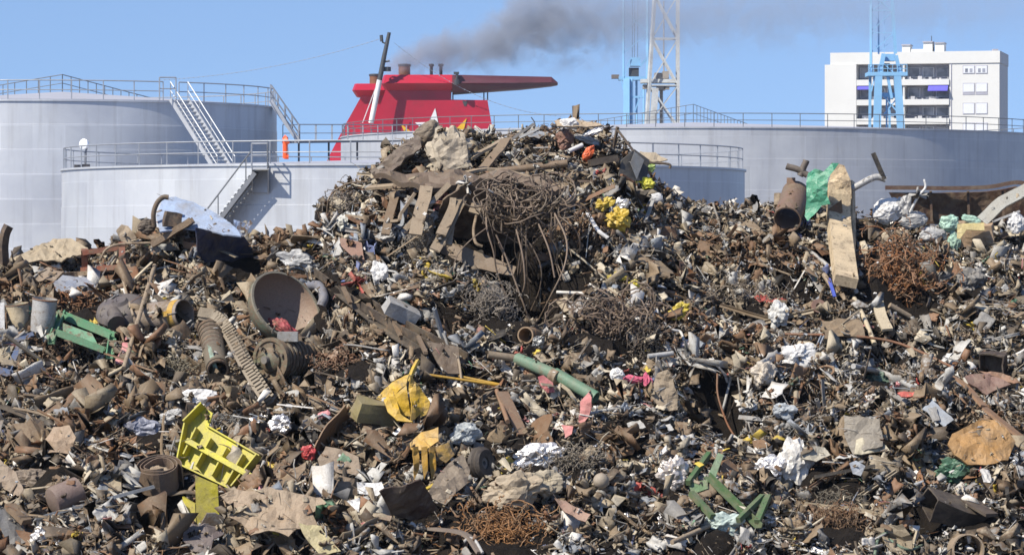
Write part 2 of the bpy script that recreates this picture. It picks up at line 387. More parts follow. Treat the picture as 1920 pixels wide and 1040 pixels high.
def wing(name, x0, x1, yt, ym, yb, x1b, y0, y1, mat, xm1=None):
    xm1 = xm1 or x1
    rings = [(yt, x0+4, x1, y0+1.0, y1-1.0), (ym, x0, xm1, y0, y1), (yb, x0+7, x1b, y0+1.1, y1-1.1)]
    V = []; 
    for (py,a,b,ya,yb_) in rings:
        c = 1.0
        pts = [(a+1.0*16*0.3,ya),(b,ya),(b,yb_),(a+1.0*16*0.3,yb_),(a,yb_-c),(a,ya+c)]
        for x,y in pts: V.append(S(x,py,y))
    Fc = []
    for i in range(2):
        for j in range(6): j2=(j+1)%6; Fc.append((i*6+j, i*6+j2, (i+1)*6+j2, (i+1)*6+j))
    Fc.append(tuple(range(6))[::-1]); Fc.append(tuple(12+j for j in range(6)))
    return MB().add(V, Fc).build(name, mat, ship)
wing('funnel_cap', 715, 848, 140.5, 157, 170, 848, -1.2, 6.2, M_RED)
wing('funnel_cap', 655, 722, 152, 165, 176, 722, 6.0, 13, M_RED)
# long aft wing, darker maroon than the front of the cap
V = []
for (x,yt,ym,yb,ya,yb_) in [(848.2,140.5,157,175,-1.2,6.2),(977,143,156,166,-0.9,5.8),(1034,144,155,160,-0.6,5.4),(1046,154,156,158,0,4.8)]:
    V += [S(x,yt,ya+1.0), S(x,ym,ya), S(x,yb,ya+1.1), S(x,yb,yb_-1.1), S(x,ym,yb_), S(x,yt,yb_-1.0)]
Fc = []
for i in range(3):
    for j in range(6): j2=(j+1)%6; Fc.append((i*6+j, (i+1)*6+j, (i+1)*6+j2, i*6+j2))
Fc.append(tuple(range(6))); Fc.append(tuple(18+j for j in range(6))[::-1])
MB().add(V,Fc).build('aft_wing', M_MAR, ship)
for x in (848.5,907,914): MB().bar(S(x,187,2.4), S(x,172,2.4), 0.12).build('wing_strut', M_DK, ship)
m = MB(); m.add(*prism([S(867,190,-0.06),(S(877,190,-0.06)),S(874,199,-0.06),S(870,199,-0.06)], (0,0.05,0))); m.build('vent', M_DK, ship)
def stack(x0, x1, yt, yb, y, mat, lip=1.12):
    r = (x1-x0)/2/F*D; c = S((x0+x1)/2, yb+4, y); h = (yb+4-yt)/F*D
    s_ = MB().lathe([(r,0),(r,h*0.86)], 20, Matrix.Translation(c)).build('exhaust_stack', mat, ship, smooth=True)
    MB().lathe([(r*1.02,h*0.8),(r*lip,h*0.84),(r*lip,h*0.97),(r*0.8,h*1.0),(r*0.78,h*0.86)], 20, Matrix.Translation(c)).build('cowl', M_DK, s_, smooth=True)
stack(687,709,132,152,9, M_RST); stack(746,768,118,140,2.5, M_RST); stack(805,811,118,140,2.2, M_DK, 1.7); stack(823,829,118,140,2.2, M_DK, 1.7)
MB().add(*sweep(circ(0.32,10), [S(697,232,-2), S(713,152,-2)])).build('mast_base', M_WH, ship, smooth=True)
mast = MB().add(*sweep(circ(0.28,10), [S(713,152,-2), S(721,110,-2), S(731,63,-2)], scale=[1.1,1,.75])).build('mast', M_DK, ship, smooth=True)
MB().tube([S(726,84,-2),S(719,82,-2),S(717,70,-2)], 0.12, 6).tube([S(717,80,-2),S(716,68,-2)], 0.2, 6).build('aerial', M_DK, mast)
MB().tube([S(722,118,-2),S(732,116,-2)], 0.12, 6).lathe([(0.5,0),(0.5,0.5)],10,Matrix.Translation(S(726,135,-1.5))).build('platform', M_DK, mast)
MB().tube([S(712,152,-3),S(682,232,-3)], 0.05, 5).build('stay_wire', M_WH, ship)
m = MB(); m.box(S(851,140,-1.5),S(861,136,-0.5)).tube([S(857,138,-1.3),S(857,152,-1.3)],0.15,6).tube([S(857,150,-1.3),S(857,160,-1.3)],0.35,8); m.build('deck_light', M_DK, ship)
star = MB().add(*prism([S(x,y,-0.03) for x,y in [(816,203),(822,232),(826,247),(824,266),(800,268),(790,240),(778,230),(804,229)]], (0,-0.06,0))).build('star_emblem', M_WH, ship)
M_YE = paint('star_yellow', (0.72,0.42,0.02), 0.45)
MB().add(*prism([S(x,y,-0.03) for x,y in [(751,232),(777,252),(768,268)]], (0,-0.07,0))).build('star_point', M_YE, star)
MB().add(*prism([S(x,y,-0.03) for x,y in [(875,222),(869,246),(845,252)]], (0,-0.07,0))).build('star_point', M_YE, star)
slab('superstructure', [(300,330),(596,322),(960,322),(960,470),(300,470)], -2, 16, M_WH)
m = MB(); m.add(*prism([S(100,470,-4),S(1300,470,-4),S(1290,545,-2.0),S(130,545,-2.0)], (0,22,0))); m.build('hull', M_WH, ship)
m = MB()
def lampwire(a, b, sag, n):
    pts = []
    for i in range(n+1):
        t_ = i/n; p_ = a.lerp(b, t_); p_.z -= sag*4*t_*(1-t_); pts.append(p_)
    m.tube(pts, 0.022, 4)
    for p_ in pts[1:-1]: m.add(*latheg([(0.001,-0.085),(0.085,0),(0.001,0.085)], 6, Matrix.Translation(p_)))
lampwire(S(717,74,-2), S(300,150,0), 0.9, 46); lampwire(S(740,82,-2), S(1060,218,0), 2.0, 34)
m.build('lamp_string', paint('cable_grey', (0.28,0.33,0.40), 0.6), ship)

# ------------------------------------------------------------------ cranes
def lattice(name, label, legs_b, legs_t, Y, dep, levels, mat, lr=0.14, br=0.08, cat='crane'):
    """legs_b / legs_t: pixel columns of left and right leg at rows yb / yt"""
    (xl0,xr0,yb), (xl1,xr1,yt) = legs_b, legs_t
    t = thing(name, ((xl0+xr0)/2/F*Y-960/F*Y, Y+dep/2, 0), label, cat)
    def P(side, back, py):
        f = (py-yb)/(yt-yb); x = (xl0+(xl1-xl0)*f) if side == 0 else (xr0+(xr1-xr0)*f)
        q = at(x, py, Y); d = dep*(1-0.15*f); return Vector((q.x, Y+(d if back else 0)+dep*0.07*f, q.z))
    for s in (0,1):
        for b in (0,1): MB().bar(P(s,b,yb+300 if yb < 300 else yb), P(s,b,levels[0]), lr*2).build('leg', mat, t)
    for i in range(len(levels)-1):
        a, c = levels[i], levels[i+1]
        for b in (0,1):
            MB().bar(P(0,b,a), P(1,b,c), br*2).build('brace', mat, t); MB().bar(P(1,b,a), P(0,b,c), br*1.2).build('brace', mat, t)
            MB().bar(P(0,b,c), P(1,b,c), br*1.5).build('crossbar', mat, t)
        for s in (0,1): MB().bar(P(s,0,a), P(s,1,c), br*1.6).build('brace', mat, t); MB().bar(P(s,0,c), P(s,1,c), br*1.4).build('crossbar', mat, t)
    return t, P
M_CW = paint('crane_pale_grey', (0.50,0.52,0.52), 0.5, 0.2, 0.6, dirt=(0.22,0.15,0.11), dirta=0.5)
M_CB = paint('crane_sky_blue', (0.23,0.47,0.72), 0.5, 0.08, 0.5, dirta=0.08)
M_CBR = paint('crane_rust', (0.30,0.27,0.24), 0.6, 0.3, 0.8)
c1, P1 = lattice('lattice_crane', 'pale grey lattice crane tower rising past the top of the picture', (1213,1272,236), (1228,1272,0), 420, 3.4, [-90,-10,72,160,238,330], M_CW, 0.17, 0.10)
Z = lambda x,y,d=0: (lambda q: Vector((q.x, 420+d, q.z)))(at(x,y,420))
m = MB(); m.add(*prism([Z(1202,148,0.6),Z(1270,148,0.6),Z(1270,155,0.6),Z(1202,155,0.6)], (0,2.6,0))); m.build('machine_deck', M_CW, c1)
for x,y,w,h in ((1228,136,14,12),(1243,133,12,14),(1232,159,16,10),(1246,160,10,7),(1206,158,9,8)): MB().add(*prism([Z(x,y,1),Z(x+w,y,1),Z(x+w,y+h,1),Z(x,y+h,1)],(0,1.4,0))).build('machine_box', M_CBR, c1)
MB().bar(Z(1241,160,1.5), Z(1241,330,1.5), 0.34).bar(Z(1246,0,2.0), Z(1246,150,2.0), 0.12).build('hoist_column', M_CBR, c1)
MB().bar(Z(1229,165,0.3), Z(1217,330,0.3), 0.8).build('inner_column', M_CW, c1)
c2 = thing('harbour_crane', at(1185,300,450), 'sky blue harbour crane with a dark counterweight, beside the pale lattice tower', 'crane')
c2.location.z = 0
Z = lambda x,y,d=0: (lambda q: Vector((q.x, 450+d, q.z)))(at(x,y,450))
for x in (1176,1195,1207): MB().bar(Z(x,148,(x==1195)*3), Z(x,420,(x==1195)*3), 0.85 if x==1176 else 0.25).build('column', M_CB, c2)
MB().bar(Z(1160,147,1), Z(1214,147,1), 2.2, 0.45).build('platform', M_CB, c2)
MB().add(*prism([Z(1182,108,0),Z(1201,108,0),Z(1201,124,0),Z(1182,124,0)],(0,2.4,0))).build('winch_house', M_CB, c2)
MB().add(*prism([Z(1180,127,0.3),Z(1198,127,0.3),Z(1198,143,0.3),Z(1180,143,0.3)],(0,2,0))).build('machinery', M_DK, c2)
MB().add(*prism([Z(1147,140,0),Z(1161,140,0),Z(1161,147,0),Z(1147,147,0)],(0,2,0))).build('counterweight', paint('counterweight_brown',(0.16,0.14,0.13),0.7), c2)
for a,b,w in (((1169,148),(1169,-60),0.22),((1214,148),(1214,-60),0.34),((1169,60),(1214,20),0.12),((1169,20),(1214,60),0.12),((1169,100),(1214,62),0.1),((1184,148),(1184,240),0.35),((1169,148),(1182,110),0.2),((1214,108),(1200,125),0.3),((1165,150),(1176,200),0.15),((1207,160),(1190,210),0.15),((1176,182),(1208,182),0.25)):
    MB().bar(Z(*a), Z(*b), w).build('strut', M_CB, c2)
for x in (1186,1190,1196): MB().bar(Z(x,110,1), Z(x+1,-60,1), 0.05).build('cable', M_DK, c2)
c3 = thing('harbour_crane', at(1660,300,455), 'sky blue crane on splayed legs standing in front of the white apartment block', 'crane')
c3.location.z = 0
Z = lambda x,y,d=0: (lambda q: Vector((q.x, 455+d, q.z)))(at(x,y,455))
for a,b,w,d in (((1647,140),(1640,420),0.95,0),((1682,140),(1702,420),0.95,0),((1636,140),(1634,420),0.35,3),((1671,140),(1676,420),0.3,3)):
    MB().bar(Z(*a,d), Z(*b,d), w).build('leg', M_CB, c3)
MB().bar(Z(1627,139,1.5), Z(1701,139,1.5), 4.0, 0.5).build('platform', M_CB, c3)
railing(c3, [Z(1628+ i*9,137,-0.4) for i in range(9)], 1.1, (0.55,), 0.05, mat=M_CB)
MB().add(*prism([Z(1656,101,0.5),Z(1680,101,0.5),Z(1680,114,0.5),Z(1656,114,0.5)],(0,2,0))).build('head_box', M_CB, c3)
MB().add(*prism([Z(1653,118,1),Z(1670,118,1),Z(1670,135,1),Z(1653,135,1)],(0,1.4,0))).build('machinery', M_DK, c3)
for a,b,w,d in (((1633,140),(1633,10),0.32,0),((1633,10),(1634,-60),0.24,0),((1673,5),(1679,101),0.42,0),((1673,5),(1672,-60),0.3,0),((1634,20),(1673,-8),0.13,0),((1673,20),(1634,-8),0.13,0),((1634,58),(1676,20),0.12,0),((1634,98),(1677,62),0.12,0),((1634,62),(1676,62),0.1,0),((1634,20),(1674,20),0.12,0),((1649,140),(1657,101),0.55,0),((1680,104),(1688,140),0.45,0),((1649,38),(1649,101),0.2,1),
    ((1649,38),(1636,66),0.06,1),((1636,66),(1650,98),0.05,1),((1633,20),(1649,38),0.05,1),((1674,76),(1650,96),0.05,1),((1649,38),(1648,-60),0.06,1),((1660,101),(1659,-60),0.05,1),
    ((1655,118),(1675,136),0.12,0),((1640,142),(1634,172),0.14,0),((1664,142),(1672,185),0.35,0),((1655,178),(1690,178),0.6,0.8),((1655,178),(1688,215),0.16,0.4),((1688,178),(1657,215),0.16,0.4),((1655,215),(1692,215),0.25,0.5),((1664,178),(1664,240),0.2,1)):
    MB().bar(Z(*a,d), Z(*b,d), w).build('strut', M_CB, c3)

# ------------------------------------------------------------------ apartment block
M_AW = paint('white_render', (0.64,0.64,0.615), 0.75, 0.03, 0.3, dirta=0.05)
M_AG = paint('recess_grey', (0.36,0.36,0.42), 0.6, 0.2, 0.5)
M_GL = NT('window_glass'); M_GL.bsdf(M_GL.ramp(M_GL.noise(0.5,2,0.5,M_GL.pos()),[(0.4,(0.13,0.14,0.17)),(0.6,(0.34,0.35,0.40))]), 0.25); M_GL = M_GL.m
M_SH = paint('white_shutter', (0.68,0.70,0.74), 0.5, 0.03)
M_AWN = paint('blue_awning', (0.10,0.09,0.50), 0.7, 0.1)
DB = 500.0; th = R(14); apt = thing('apartment_building', at(1710,300,DB), 'white apartment block with balconies and a blue awning at the right', 'building')
apt.location.z = 0
ox = apt.location.x; ct, st = math.cos(th), math.sin(th)
def B(px, py, dy=0.0):                       # px/py on the facade plane -> world; dy goes into the building
    lx = (px-1710)/F*DB; k = (px-960)/F; # intersect the pixel column with the facade plane
    Y = (DB+ox*math.tan(th))/(1+k*math.tan(th)) if False else None
    nx, ny = -st, -ct                        # facade normal
    Y = (ox*nx+DB*ny)/(k*nx+ny); x = k*Y
    return Vector((x-nx*dy, Y-ny*dy, CZ+(HY-py)/F*DB))
def fac(name, x0, x1, yt, yb, d0, d1, mat, parent=None):
    o = (-st,-ct); q = [B(x0,yt,d0),B(x1,yt,d0),B(x1,yb,d0),B(x0,yb,d0)]
    return MB().add(*prism(q, (st*(d1-d0), ct*(d1-d0), 0))).build(name, mat, parent or apt)
fac('wall', 1547, 1606, 120, 520, -0.3, 12, M_AW)
fac('wall', 1780, 1874, 120, 520, 0, 12, M_AW)
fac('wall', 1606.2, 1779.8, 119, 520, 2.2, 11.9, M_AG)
fac('roof_parapet', 1557, 1875, 97.5, 119.8, -0.15, 12.15, M_AW)
rows = [(122,149),(160,186.5),(197,222),(233,259),(270,296),(307,333)]
for i,(a,b) in enumerate(rows):
    nb = rows[i+1][0] if i+1 < len(rows) else b+11
    bal = fac('balcony', 1606.2, 1779.8, b, nb, -0.25, 2.19, M_AW)
    fac('divider', 1693, 1696, a-2.2, b-0.1, 0.0, 2.18, M_AW, bal)
    for x0,x1 in ((1609,1631),(1636,1656),(1660,1690),(1699,1722),(1727,1748),(1752,1776)):
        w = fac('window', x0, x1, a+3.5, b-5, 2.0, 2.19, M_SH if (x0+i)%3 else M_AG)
        fac('pane', x0+1.2, x1-1.2, a+4.5, b-6, 1.96, 2.0, M_GL, w)
    m = MB()
    for k in range(26):
        x = 1608+k*6.6
        if rng.random() < .6: 
            q = B(x, b, 0.6+rng.random()); s_ = 0.2+rng.random()*0.4; m.box((q.x,q.y,q.z),(q.x+s_,q.y+s_,q.z+s_*0.9))
    tag(m.build('balcony_clutter', paint('balcony_clutter_%d'%i,(0.5,0.5,0.52),0.6,0.3,0.7), bal), kind='stuff')
for a,b in ((1741,1778),): MB().add(*prism([B(a,161,0.0),B(b,161,0.0),B(b,172,-1.0),B(a,172,-1.0)], (0,0,0.12))).build('awning', M_AWN, apt)
MB().add(*prism([B(1608,161,0.0),B(1631,161,0.0),B(1631,168,-0.6),B(1608,168,-0.6)], (0,0,0.12))).build('awning', M_AWN, apt)
for i,(a,b) in enumerate(((125,139),(158,178),(195,214.5),(232,250),(268,287),(305,324))):
    for x0,x1 in ((1806,1827),(1830,1851)):
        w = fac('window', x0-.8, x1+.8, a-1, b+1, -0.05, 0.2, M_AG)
        sh = 1.0 if i != 1 else 0.8
        fac('shutter', x0+.4, x1-.4, a+.4, a+(b-a)*sh-0.4, -0.10, -0.05, M_SH, w)
        if i == 0:
            for k in (0.18,0.58): fac('pane', x0+(x1-x0)*k, x0+(x1-x0)*(k+.24), a+5, b-2, -0.13, -0.10, M_GL, w)
fac('downpipe', 1783, 1784, 120, 520, -0.12, 0, M_AG)
for x0,x1,yt in ((1688,1703,84),(1728,1745,79),(1750,1767,81)):
    c = fac('chimney', x0, x1, yt, 97.4, 2, 4.5, M_AW); fac('chimney_cap', x0-1, x1+1, yt-2.2, yt, 1.8, 4.7, M_AG, c)
fac('roof_wall', 1703.2, 1727.8, 91, 97.4, 2.2, 4.3, M_AW)
m = MB(); m.tube([B(1742,79,3), B(1742,66,3)], 0.06, 5); m.build('aerial', M_DK, apt)
m = MB(); m.box(B(1858,97,3), B(1868,92,3)+Vector((0,1.5,0))); m.build('roof_box', M_AG, apt)

# ------------------------------------------------------------------ funnel smoke
sm = NT('funnel_smoke'); o = sm.n('ShaderNodeTexCoord').outputs['Object']; sx = sm.n('ShaderNodeSeparateXYZ'); sm.l(o, sx.inputs[0])
X_, Y_, Z_ = sx.outputs
def curve(inp, pts, sc):
    x = sm.n('ShaderNodeFloatCurve'); c = x.mapping.curves[0]
    while len(c.points) < len(pts): c.points.new(0.5,0.5)
    for i,(a,b) in enumerate(pts): c.points[i].location = (a/80, b/sc)
    x.mapping.update(); sm.l(sm.math('DIVIDE', inp, 80.0), x.inputs['Value']); return sm.math('MULTIPLY', x.outputs[0], sc)
zc = curve(X_, [(0,0.3),(4,1.5),(9,2.3),(12,3.4),(16,5.0),(24,5.4),(42,6.3),(80,7.0)], 10)
rr = curve(X_, [(0,1.6),(4,2.6),(9,3.0),(12,3.9),(16,4.8),(24,5.0),(34,4.8),(60,4.2),(80,4)], 10)
dd = curve(X_, [(0,0.9),(0.6,1.0),(5,1.0),(12,1.0),(18,0.9),(25,0.55),(34,0.33),(60,0.2),(80,0.05)], 1)
w1 = sm.math('SUBTRACT', sm.noise(0.27, 6, 0.62, o, 1.6), 0.5); w2 = sm.math('SUBTRACT', sm.noise(0.6, 4, 0.6, o, 0.5), 0.5)
dz = sm.math('DIVIDE', sm.math('SUBTRACT', Z_, zc), rr); dy = sm.math('DIVIDE', Y_, sm.math('ADD', rr, 1.0))
rad = sm.math('SQRT', sm.math('ADD', sm.math('MULTIPLY', dz, dz), sm.math('MULTIPLY', dy, dy)))
v = sm.math('SUBTRACT', 1.0, rad); v = sm.math('ADD', v, sm.math('MULTIPLY', w1, 2.7)); v = sm.math('ADD', v, sm.math('MULTIPLY', w2, 0.9))
v = sm.math('MULTIPLY', v, 1.0, clamp=True)
ed = sm.math('MULTIPLY', sm.math('SUBTRACT', 1.0, sm.math('DIVIDE', sm.math('ABSOLUTE', sm.math('SUBTRACT', Z_, 4.5)), 9.5)), 4.0, clamp=True)
ed2 = sm.math('MULTIPLY', sm.math('SUBTRACT', 1.0, sm.math('DIVIDE', sm.math('ABSOLUTE', Y_), 6.0)), 3.0, clamp=True)
den = sm.math('MULTIPLY', sm.math('MULTIPLY', v, dd), sm.math('MULTIPLY', ed, ed2))
pv = sm.n('ShaderNodeVolumePrincipled'); pv.inputs['Color'].default_value = (0.52,0.56,0.65,1)
sm.l(sm.math('MULTIPLY', den, 0.52), pv.inputs['Density']); pv.inputs['Anisotropy'].default_value = 0.0
sm.l(pv.outputs[0], sm.out.inputs['Volume']); sm.m.cycles.volume_step_rate = 0.12 if hasattr(sm.m,'cycles') else 1
o0 = S(738,122,2.5)
tag(obj('smoke', *boxg((o0.x-1,o0.y-6,o0.z-5),(o0.x+80,o0.y+6,o0.z+14)), sm.m, loc=o0), 'dark grey smoke drifting right from the ship funnel', 'smoke', kind='stuff')

# ------------------------------------------------------------------ thin air haze
hz = NT('thin_haze'); hv = hz.n('ShaderNodeVolumePrincipled'); hv.inputs['Color'].default_value = (0.80,0.88,1.0,1); hv.inputs['Density'].default_value = HAZE; hv.inputs['Anisotropy'].default_value = 0.2
hz.l(hv.outputs[0], hz.out.inputs['Volume'])
if HAZE > 0: tag(obj('haze', *boxg((-260,-30,-1),(260,620,75)), hz.m, loc=(0,0,-1)), 'thin pale blue air haze over the harbour', 'haze', kind='stuff')
# ------------------------------------------------------------------ the mound under the scrap
SKY = [(-500,530),(-60,525),(0,515),(20,508),(60,494),(110,484),(170,484),(220,468),(290,448),(330,432),(440,452),(470,462),(540,452),(600,435),(620,385),(660,350),(700,325),(750,290),(790,262),(830,262),(880,268),(960,262),(1000,248),(1080,240),(1140,252),(1160,272),(1200,312),(1240,356),(1290,390),(1340,396),(1400,402),(1450,392),(1500,395),(1560,396),(1620,398),(1700,420),(1780,442),(1920,440),(2000,424),(2500,450)]
YC, YF = 67.0, 54.0
sx_ = np.array([(a-960)/F*YC for a,b in SKY]); sz_ = np.array([CZ+(HY-b)/F*YC-0.12 for a,b in SKY])
HOLES = [(1015,520,62,0.7,2.0),(985,455,60,0.6,1.2),(930,450,60,0.6,0.7),(1345,745,50,1.0,1.5),(625,610,40,0.5,0.6),(300,925,70,0.7,0.8),(170,660,60,0.5,0.5),(640,850,45,0.6,0.7),(1740,950,60,0.5,0.6),
         (430,560,45,1.0,0.7),(860,740,45,0.6,0.6),(560,800,40,.6,.4),(20,880,45,1,.7),(1310,505,40,.6,.5),(1720,580,50,.6,.6),(900,860,40,.8,.6),(1250,600,40,.6,.4),(1700,880,40,.6,.4),(1180,850,35,.6,.5)]
def base_z(X, Y):
    zc = np.interp(X, sx_, sz_); t = (Y-YF)/(YC-YF)
    front = 1.05+(zc-1.05)*np.clip(t,0,1)**0.93
    front = np.where(t < 0, 1.05+t*9, front)
    back = zc-np.maximum(0,(Y-YC-0.8))*0.62
    return np.where(Y > YC, np.where(Y > YC+0.8, back, zc), front)
hol = []
for (px,py,rp,ry,dep) in HOLES:
    k = (px-960)/F; Ys = np.linspace(YF-2, YC, 300); zz = base_z(k*Ys, Ys); ray = CZ+(HY-py)/F*Ys
    i = int(np.argmax(zz > ray)); Y = Ys[i]; hol.append((k*Y, Y, rp/F*Y, dep))
def surf_z(X, Y):
    z = base_z(X, Y)
    for (hx,hy,r,dep) in hol: z = z-dep*np.exp(-(((X-hx)/r)**2+((Y-hy)/(r*1.5))**2))
    return z
nx_, ny_ = 300, 190; gx = np.linspace(-21, 21, nx_); gy = np.linspace(49.5, 81, ny_)
GX, GY = np.meshgrid(gx, gy); GZ = surf_z(GX, GY)
nz = np.array([[noise.fractal(Vector((x*0.55, y*0.55, 3.1)), 0.9, 2.1, 5)*0.30*1.1+noise.noise(Vector((x*2.3,y*2.3,9)))*0.14-max(0,noise.noise(Vector((x*1.15,y*0.95,31)))-.12)*1.9 for x in gx] for y in gy])
fade = np.clip((YC+1-GY)/2, 0.25, 1)
GZ = GZ+nz*fade; GZ = np.maximum(GZ, -0.4)
V = np.stack([GX,GY,GZ],-1).reshape(-1,3); Fq = [(j*nx_+i, j*nx_+i+1, (j+1)*nx_+i+1, (j+1)*nx_+i) for j in range(ny_-1) for i in range(nx_-1)]
dm = NT('shade_dark_dirt'); p = dm.pos()
dm.bsdf(dm.ramp(dm.noise(3,6,0.75,p), [(0.35,(0.010,0.008,0.007)),(0.7,(0.032,0.024,0.018))]), 0.9, 0, dm.noise(11,6,0.8,p), 1.0, 0.12, 0.2)  # near-black dirt: shade of hollows and gaps is put into the base colour
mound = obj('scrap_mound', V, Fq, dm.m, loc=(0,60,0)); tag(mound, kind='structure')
BV = BVHTree.FromPolygons([tuple(v) for v in V], Fq)
EYE = Vector((0,0,CZ))
def ray(px, py): return (at(px,py,60)-EYE).normalized()
def P(px, py, d=0.0):                        # point on the heap in line with a pixel, d metres nearer the eye
    r = ray(px,py); h = BV.ray_cast(EYE, r)[0]
    if h is None:
        h = EYE+r*(YC/r.y)
    return h-r*d
def dist_at(px,py): return (P(px,py)-EYE).length
# ------------------------------------------------------------------ builders for the pieces one can single out
C_ = dict(brown=(0.21,0.15,0.10), tan=(0.33,0.26,0.185), dark=(0.06,0.045,0.038), rust=(0.20,0.085,0.04), grey=(0.24,0.24,0.245), lgrey=(0.44,0.45,0.46), white=(0.74,0.75,0.76),
          blue=(0.22,0.33,0.62), navy=(0.03,0.05,0.13), cream=(0.58,0.50,0.36), yellow=(0.66,0.58,0.02), amber=(0.55,0.33,0.04), green=(0.10,0.30,0.17), teal=(0.05,0.40,0.26), mint=(0.40,0.62,0.52),
          pink=(0.62,0.22,0.22), red=(0.50,0.04,0.05), black=(0.016,0.016,0.018), slate=(0.20,0.23,0.30), foil=(0.80,0.80,0.82), olive=(0.16,0.19,0.12), orange=(0.75,0.13,0.03), beige=(0.40,0.33,0.23), plum=(0.20,0.06,0.09), sky=(0.40,0.52,0.78))
def cc(c, al=0.3): return (*(C_[c] if isinstance(c,str) else c), al)
def nrm(yaw, pitch): return Vector((math.sin(R(yaw))*math.cos(R(pitch)), -math.cos(R(yaw))*math.cos(R(pitch)), math.sin(R(pitch))))
HB = []                                      # heroes as (verts, faces) for the burial test
def reg(o):
    m = o.data; off = Vector(o.location) if o.parent is None else root_loc(o)
    HB.append(([v.co+off for v in m.vertices], [tuple(p.vertices) for p in m.polygons])); return o
def wrinkle(V, n, amp, sc, seed):
    return [Vector(v)+n*(noise.fractal(Vector(v)*sc+Vector((seed,0,0)), 0.8, 2, 4)*amp) for v in V]
def plateg(outl, c, n, thick, crum=0.0, cuts=3, seed=0, holes=()):
    n = n.normalized(); pts = []
    for x,y in outl:
        r = ray(x,y); t = (c-EYE).dot(n)/r.dot(n); pts.append(EYE+r*t)
    bm = bmesh.new(); vs = [bm.verts.new(p) for p in pts]; f = bm.faces.new(vs); f.normal_update()
    if f.normal.dot(n) < 0: f.normal_flip()
    bmesh.ops.triangulate(bm, faces=bm.faces[:])
    if crum > 0:
        for _ in range(cuts):
            es = [e for e in bm.edges if e.calc_length() > 0.11]
            if es: bmesh.ops.subdivide_edges(bm, edges=es, cuts=1); bmesh.ops.triangulate(bm, faces=bm.faces[:])
        for v in bm.verts: v.co += n*(noise.fractal(v.co*2.2+Vector((seed,0,0)), 0.9, 2, 4)*crum*1.6+abs(noise.noise(v.co*5+Vector((0,seed,0))))*crum*0.8)
    ext = bmesh.ops.extrude_face_region(bm, geom=bm.faces[:])
    for v in [g for g in ext['geom'] if isinstance(g, bmesh.types.BMVert)]: v.co -= n*thick
    bmesh.ops.recalc_face_normals(bm, faces=bm.faces[:])
    V = [v.co.copy() for v in bm.verts]; bm.verts.index_update(); Fc = [tuple(v.index for v in f.verts) for f in bm.faces]; bm.free(); return V, Fc
def plate(name, label, cat, outl, d=0.35, yaw=0, pitch=20, thick=0.03, color='brown', al=0.5, mat=None, crum=0.04, parent=None, group=None, rag=0.0):
    xs = [p[0] for p in outl]; ys = [p[1] for p in outl]; c = P(sum(xs)/len(xs), sum(ys)/len(ys), d)
    if parent is None:
        mx,my = sum(xs)/len(xs), sum(ys)/len(ys); dc = dist_at(mx,my); dn = min([dist_at(x,y) for x,y in outl if y > 270] or [dc]); c = EYE+ray(mx,my)*(dc*.35+min(dc,dn)*.65-d) if dc-dn < 3 else c
    if rag:
        q = []
        for i,(x,y) in enumerate(outl):
            x2,y2 = outl[(i+1)%len(outl)]; L = math.hypot(x2-x,y2-y); k = max(1,int(L/13))
            for j in range(k):
                f = j/k; w = rag if j else rag*0.3; q.append((x+(x2-x)*f+random.uniform(-w,w), y+(y2-y)*f+random.uniform(-w,w)))
        outl = q
    V, Fc = plateg(outl, c, nrm(yaw,pitch), thick, crum, seed=len(HB)*3.7)
    o = obj(name, V, Fc, mat or M_S, parent, cc(color,al))
    if parent is None: tag(o, label, cat, group)
    return reg(o)
PROF = {
 'flat': lambda w,h: [(-w/2,-h/2),(w/2,-h/2),(w/2,h/2),(-w/2,h/2)],
 'L': lambda w,h,t=.02: [(-w/2,-h/2),(w/2,-h/2),(w/2,-h/2+t),(-w/2+t,-h/2+t),(-w/2+t,h/2),(-w/2,h/2)],
 'U': lambda w,h,t=.022: [(-w/2,h/2),(-w/2,-h/2),(w/2,-h/2),(w/2,h/2),(w/2-t,h/2),(w/2-t,-h/2+t),(-w/2+t,-h/2+t),(-w/2+t,h/2)],
 'I': lambda w,h,t=.02: [(-w/2,-h/2),(w/2,-h/2),(w/2,-h/2+t),(t/2,-h/2+t),(t/2,h/2-t),(w/2,h/2-t),(w/2,h/2),(-w/2,h/2),(-w/2,h/2-t),(-t/2,h/2-t),(-t/2,-h/2+t),(-w/2,-h/2+t)],
}
def beam(name, label, cat, path, w, h=None, prof='flat', d=0.3, color='brown', al=0.6, mat=None, up=None, crum=0.0, parent=None, group=None, smooth=False):
    pts = [P(p[0],p[1],p[2] if len(p)>2 else d) for p in path]
    if len(pts) > 2: pts = smoothpath(pts, 5)
    elif crum: pts = [pts[0].lerp(pts[1], i/8) for i in range(9)]
    if crum: pts = [p+Vector((noise.noise(p*3),noise.noise(p*3+Vector((5,0,0))),noise.noise(p*3+Vector((9,0,0)))))*crum for p in pts]
    h = h or w
    pr = circ(w/2,10) if prof in ('round','pipe') else PROF[prof](w,h)
    V, Fc = hollow(pts, w/2, max(0.012,w*0.08), 16) if prof == 'pipe' else sweep(pr, pts, up)
    o = obj(name, V, Fc, mat or M_S, parent, cc(color,al), smooth or prof in ('round','pipe'))
    if parent is None: tag(o, label, cat, group)
    return reg(o)
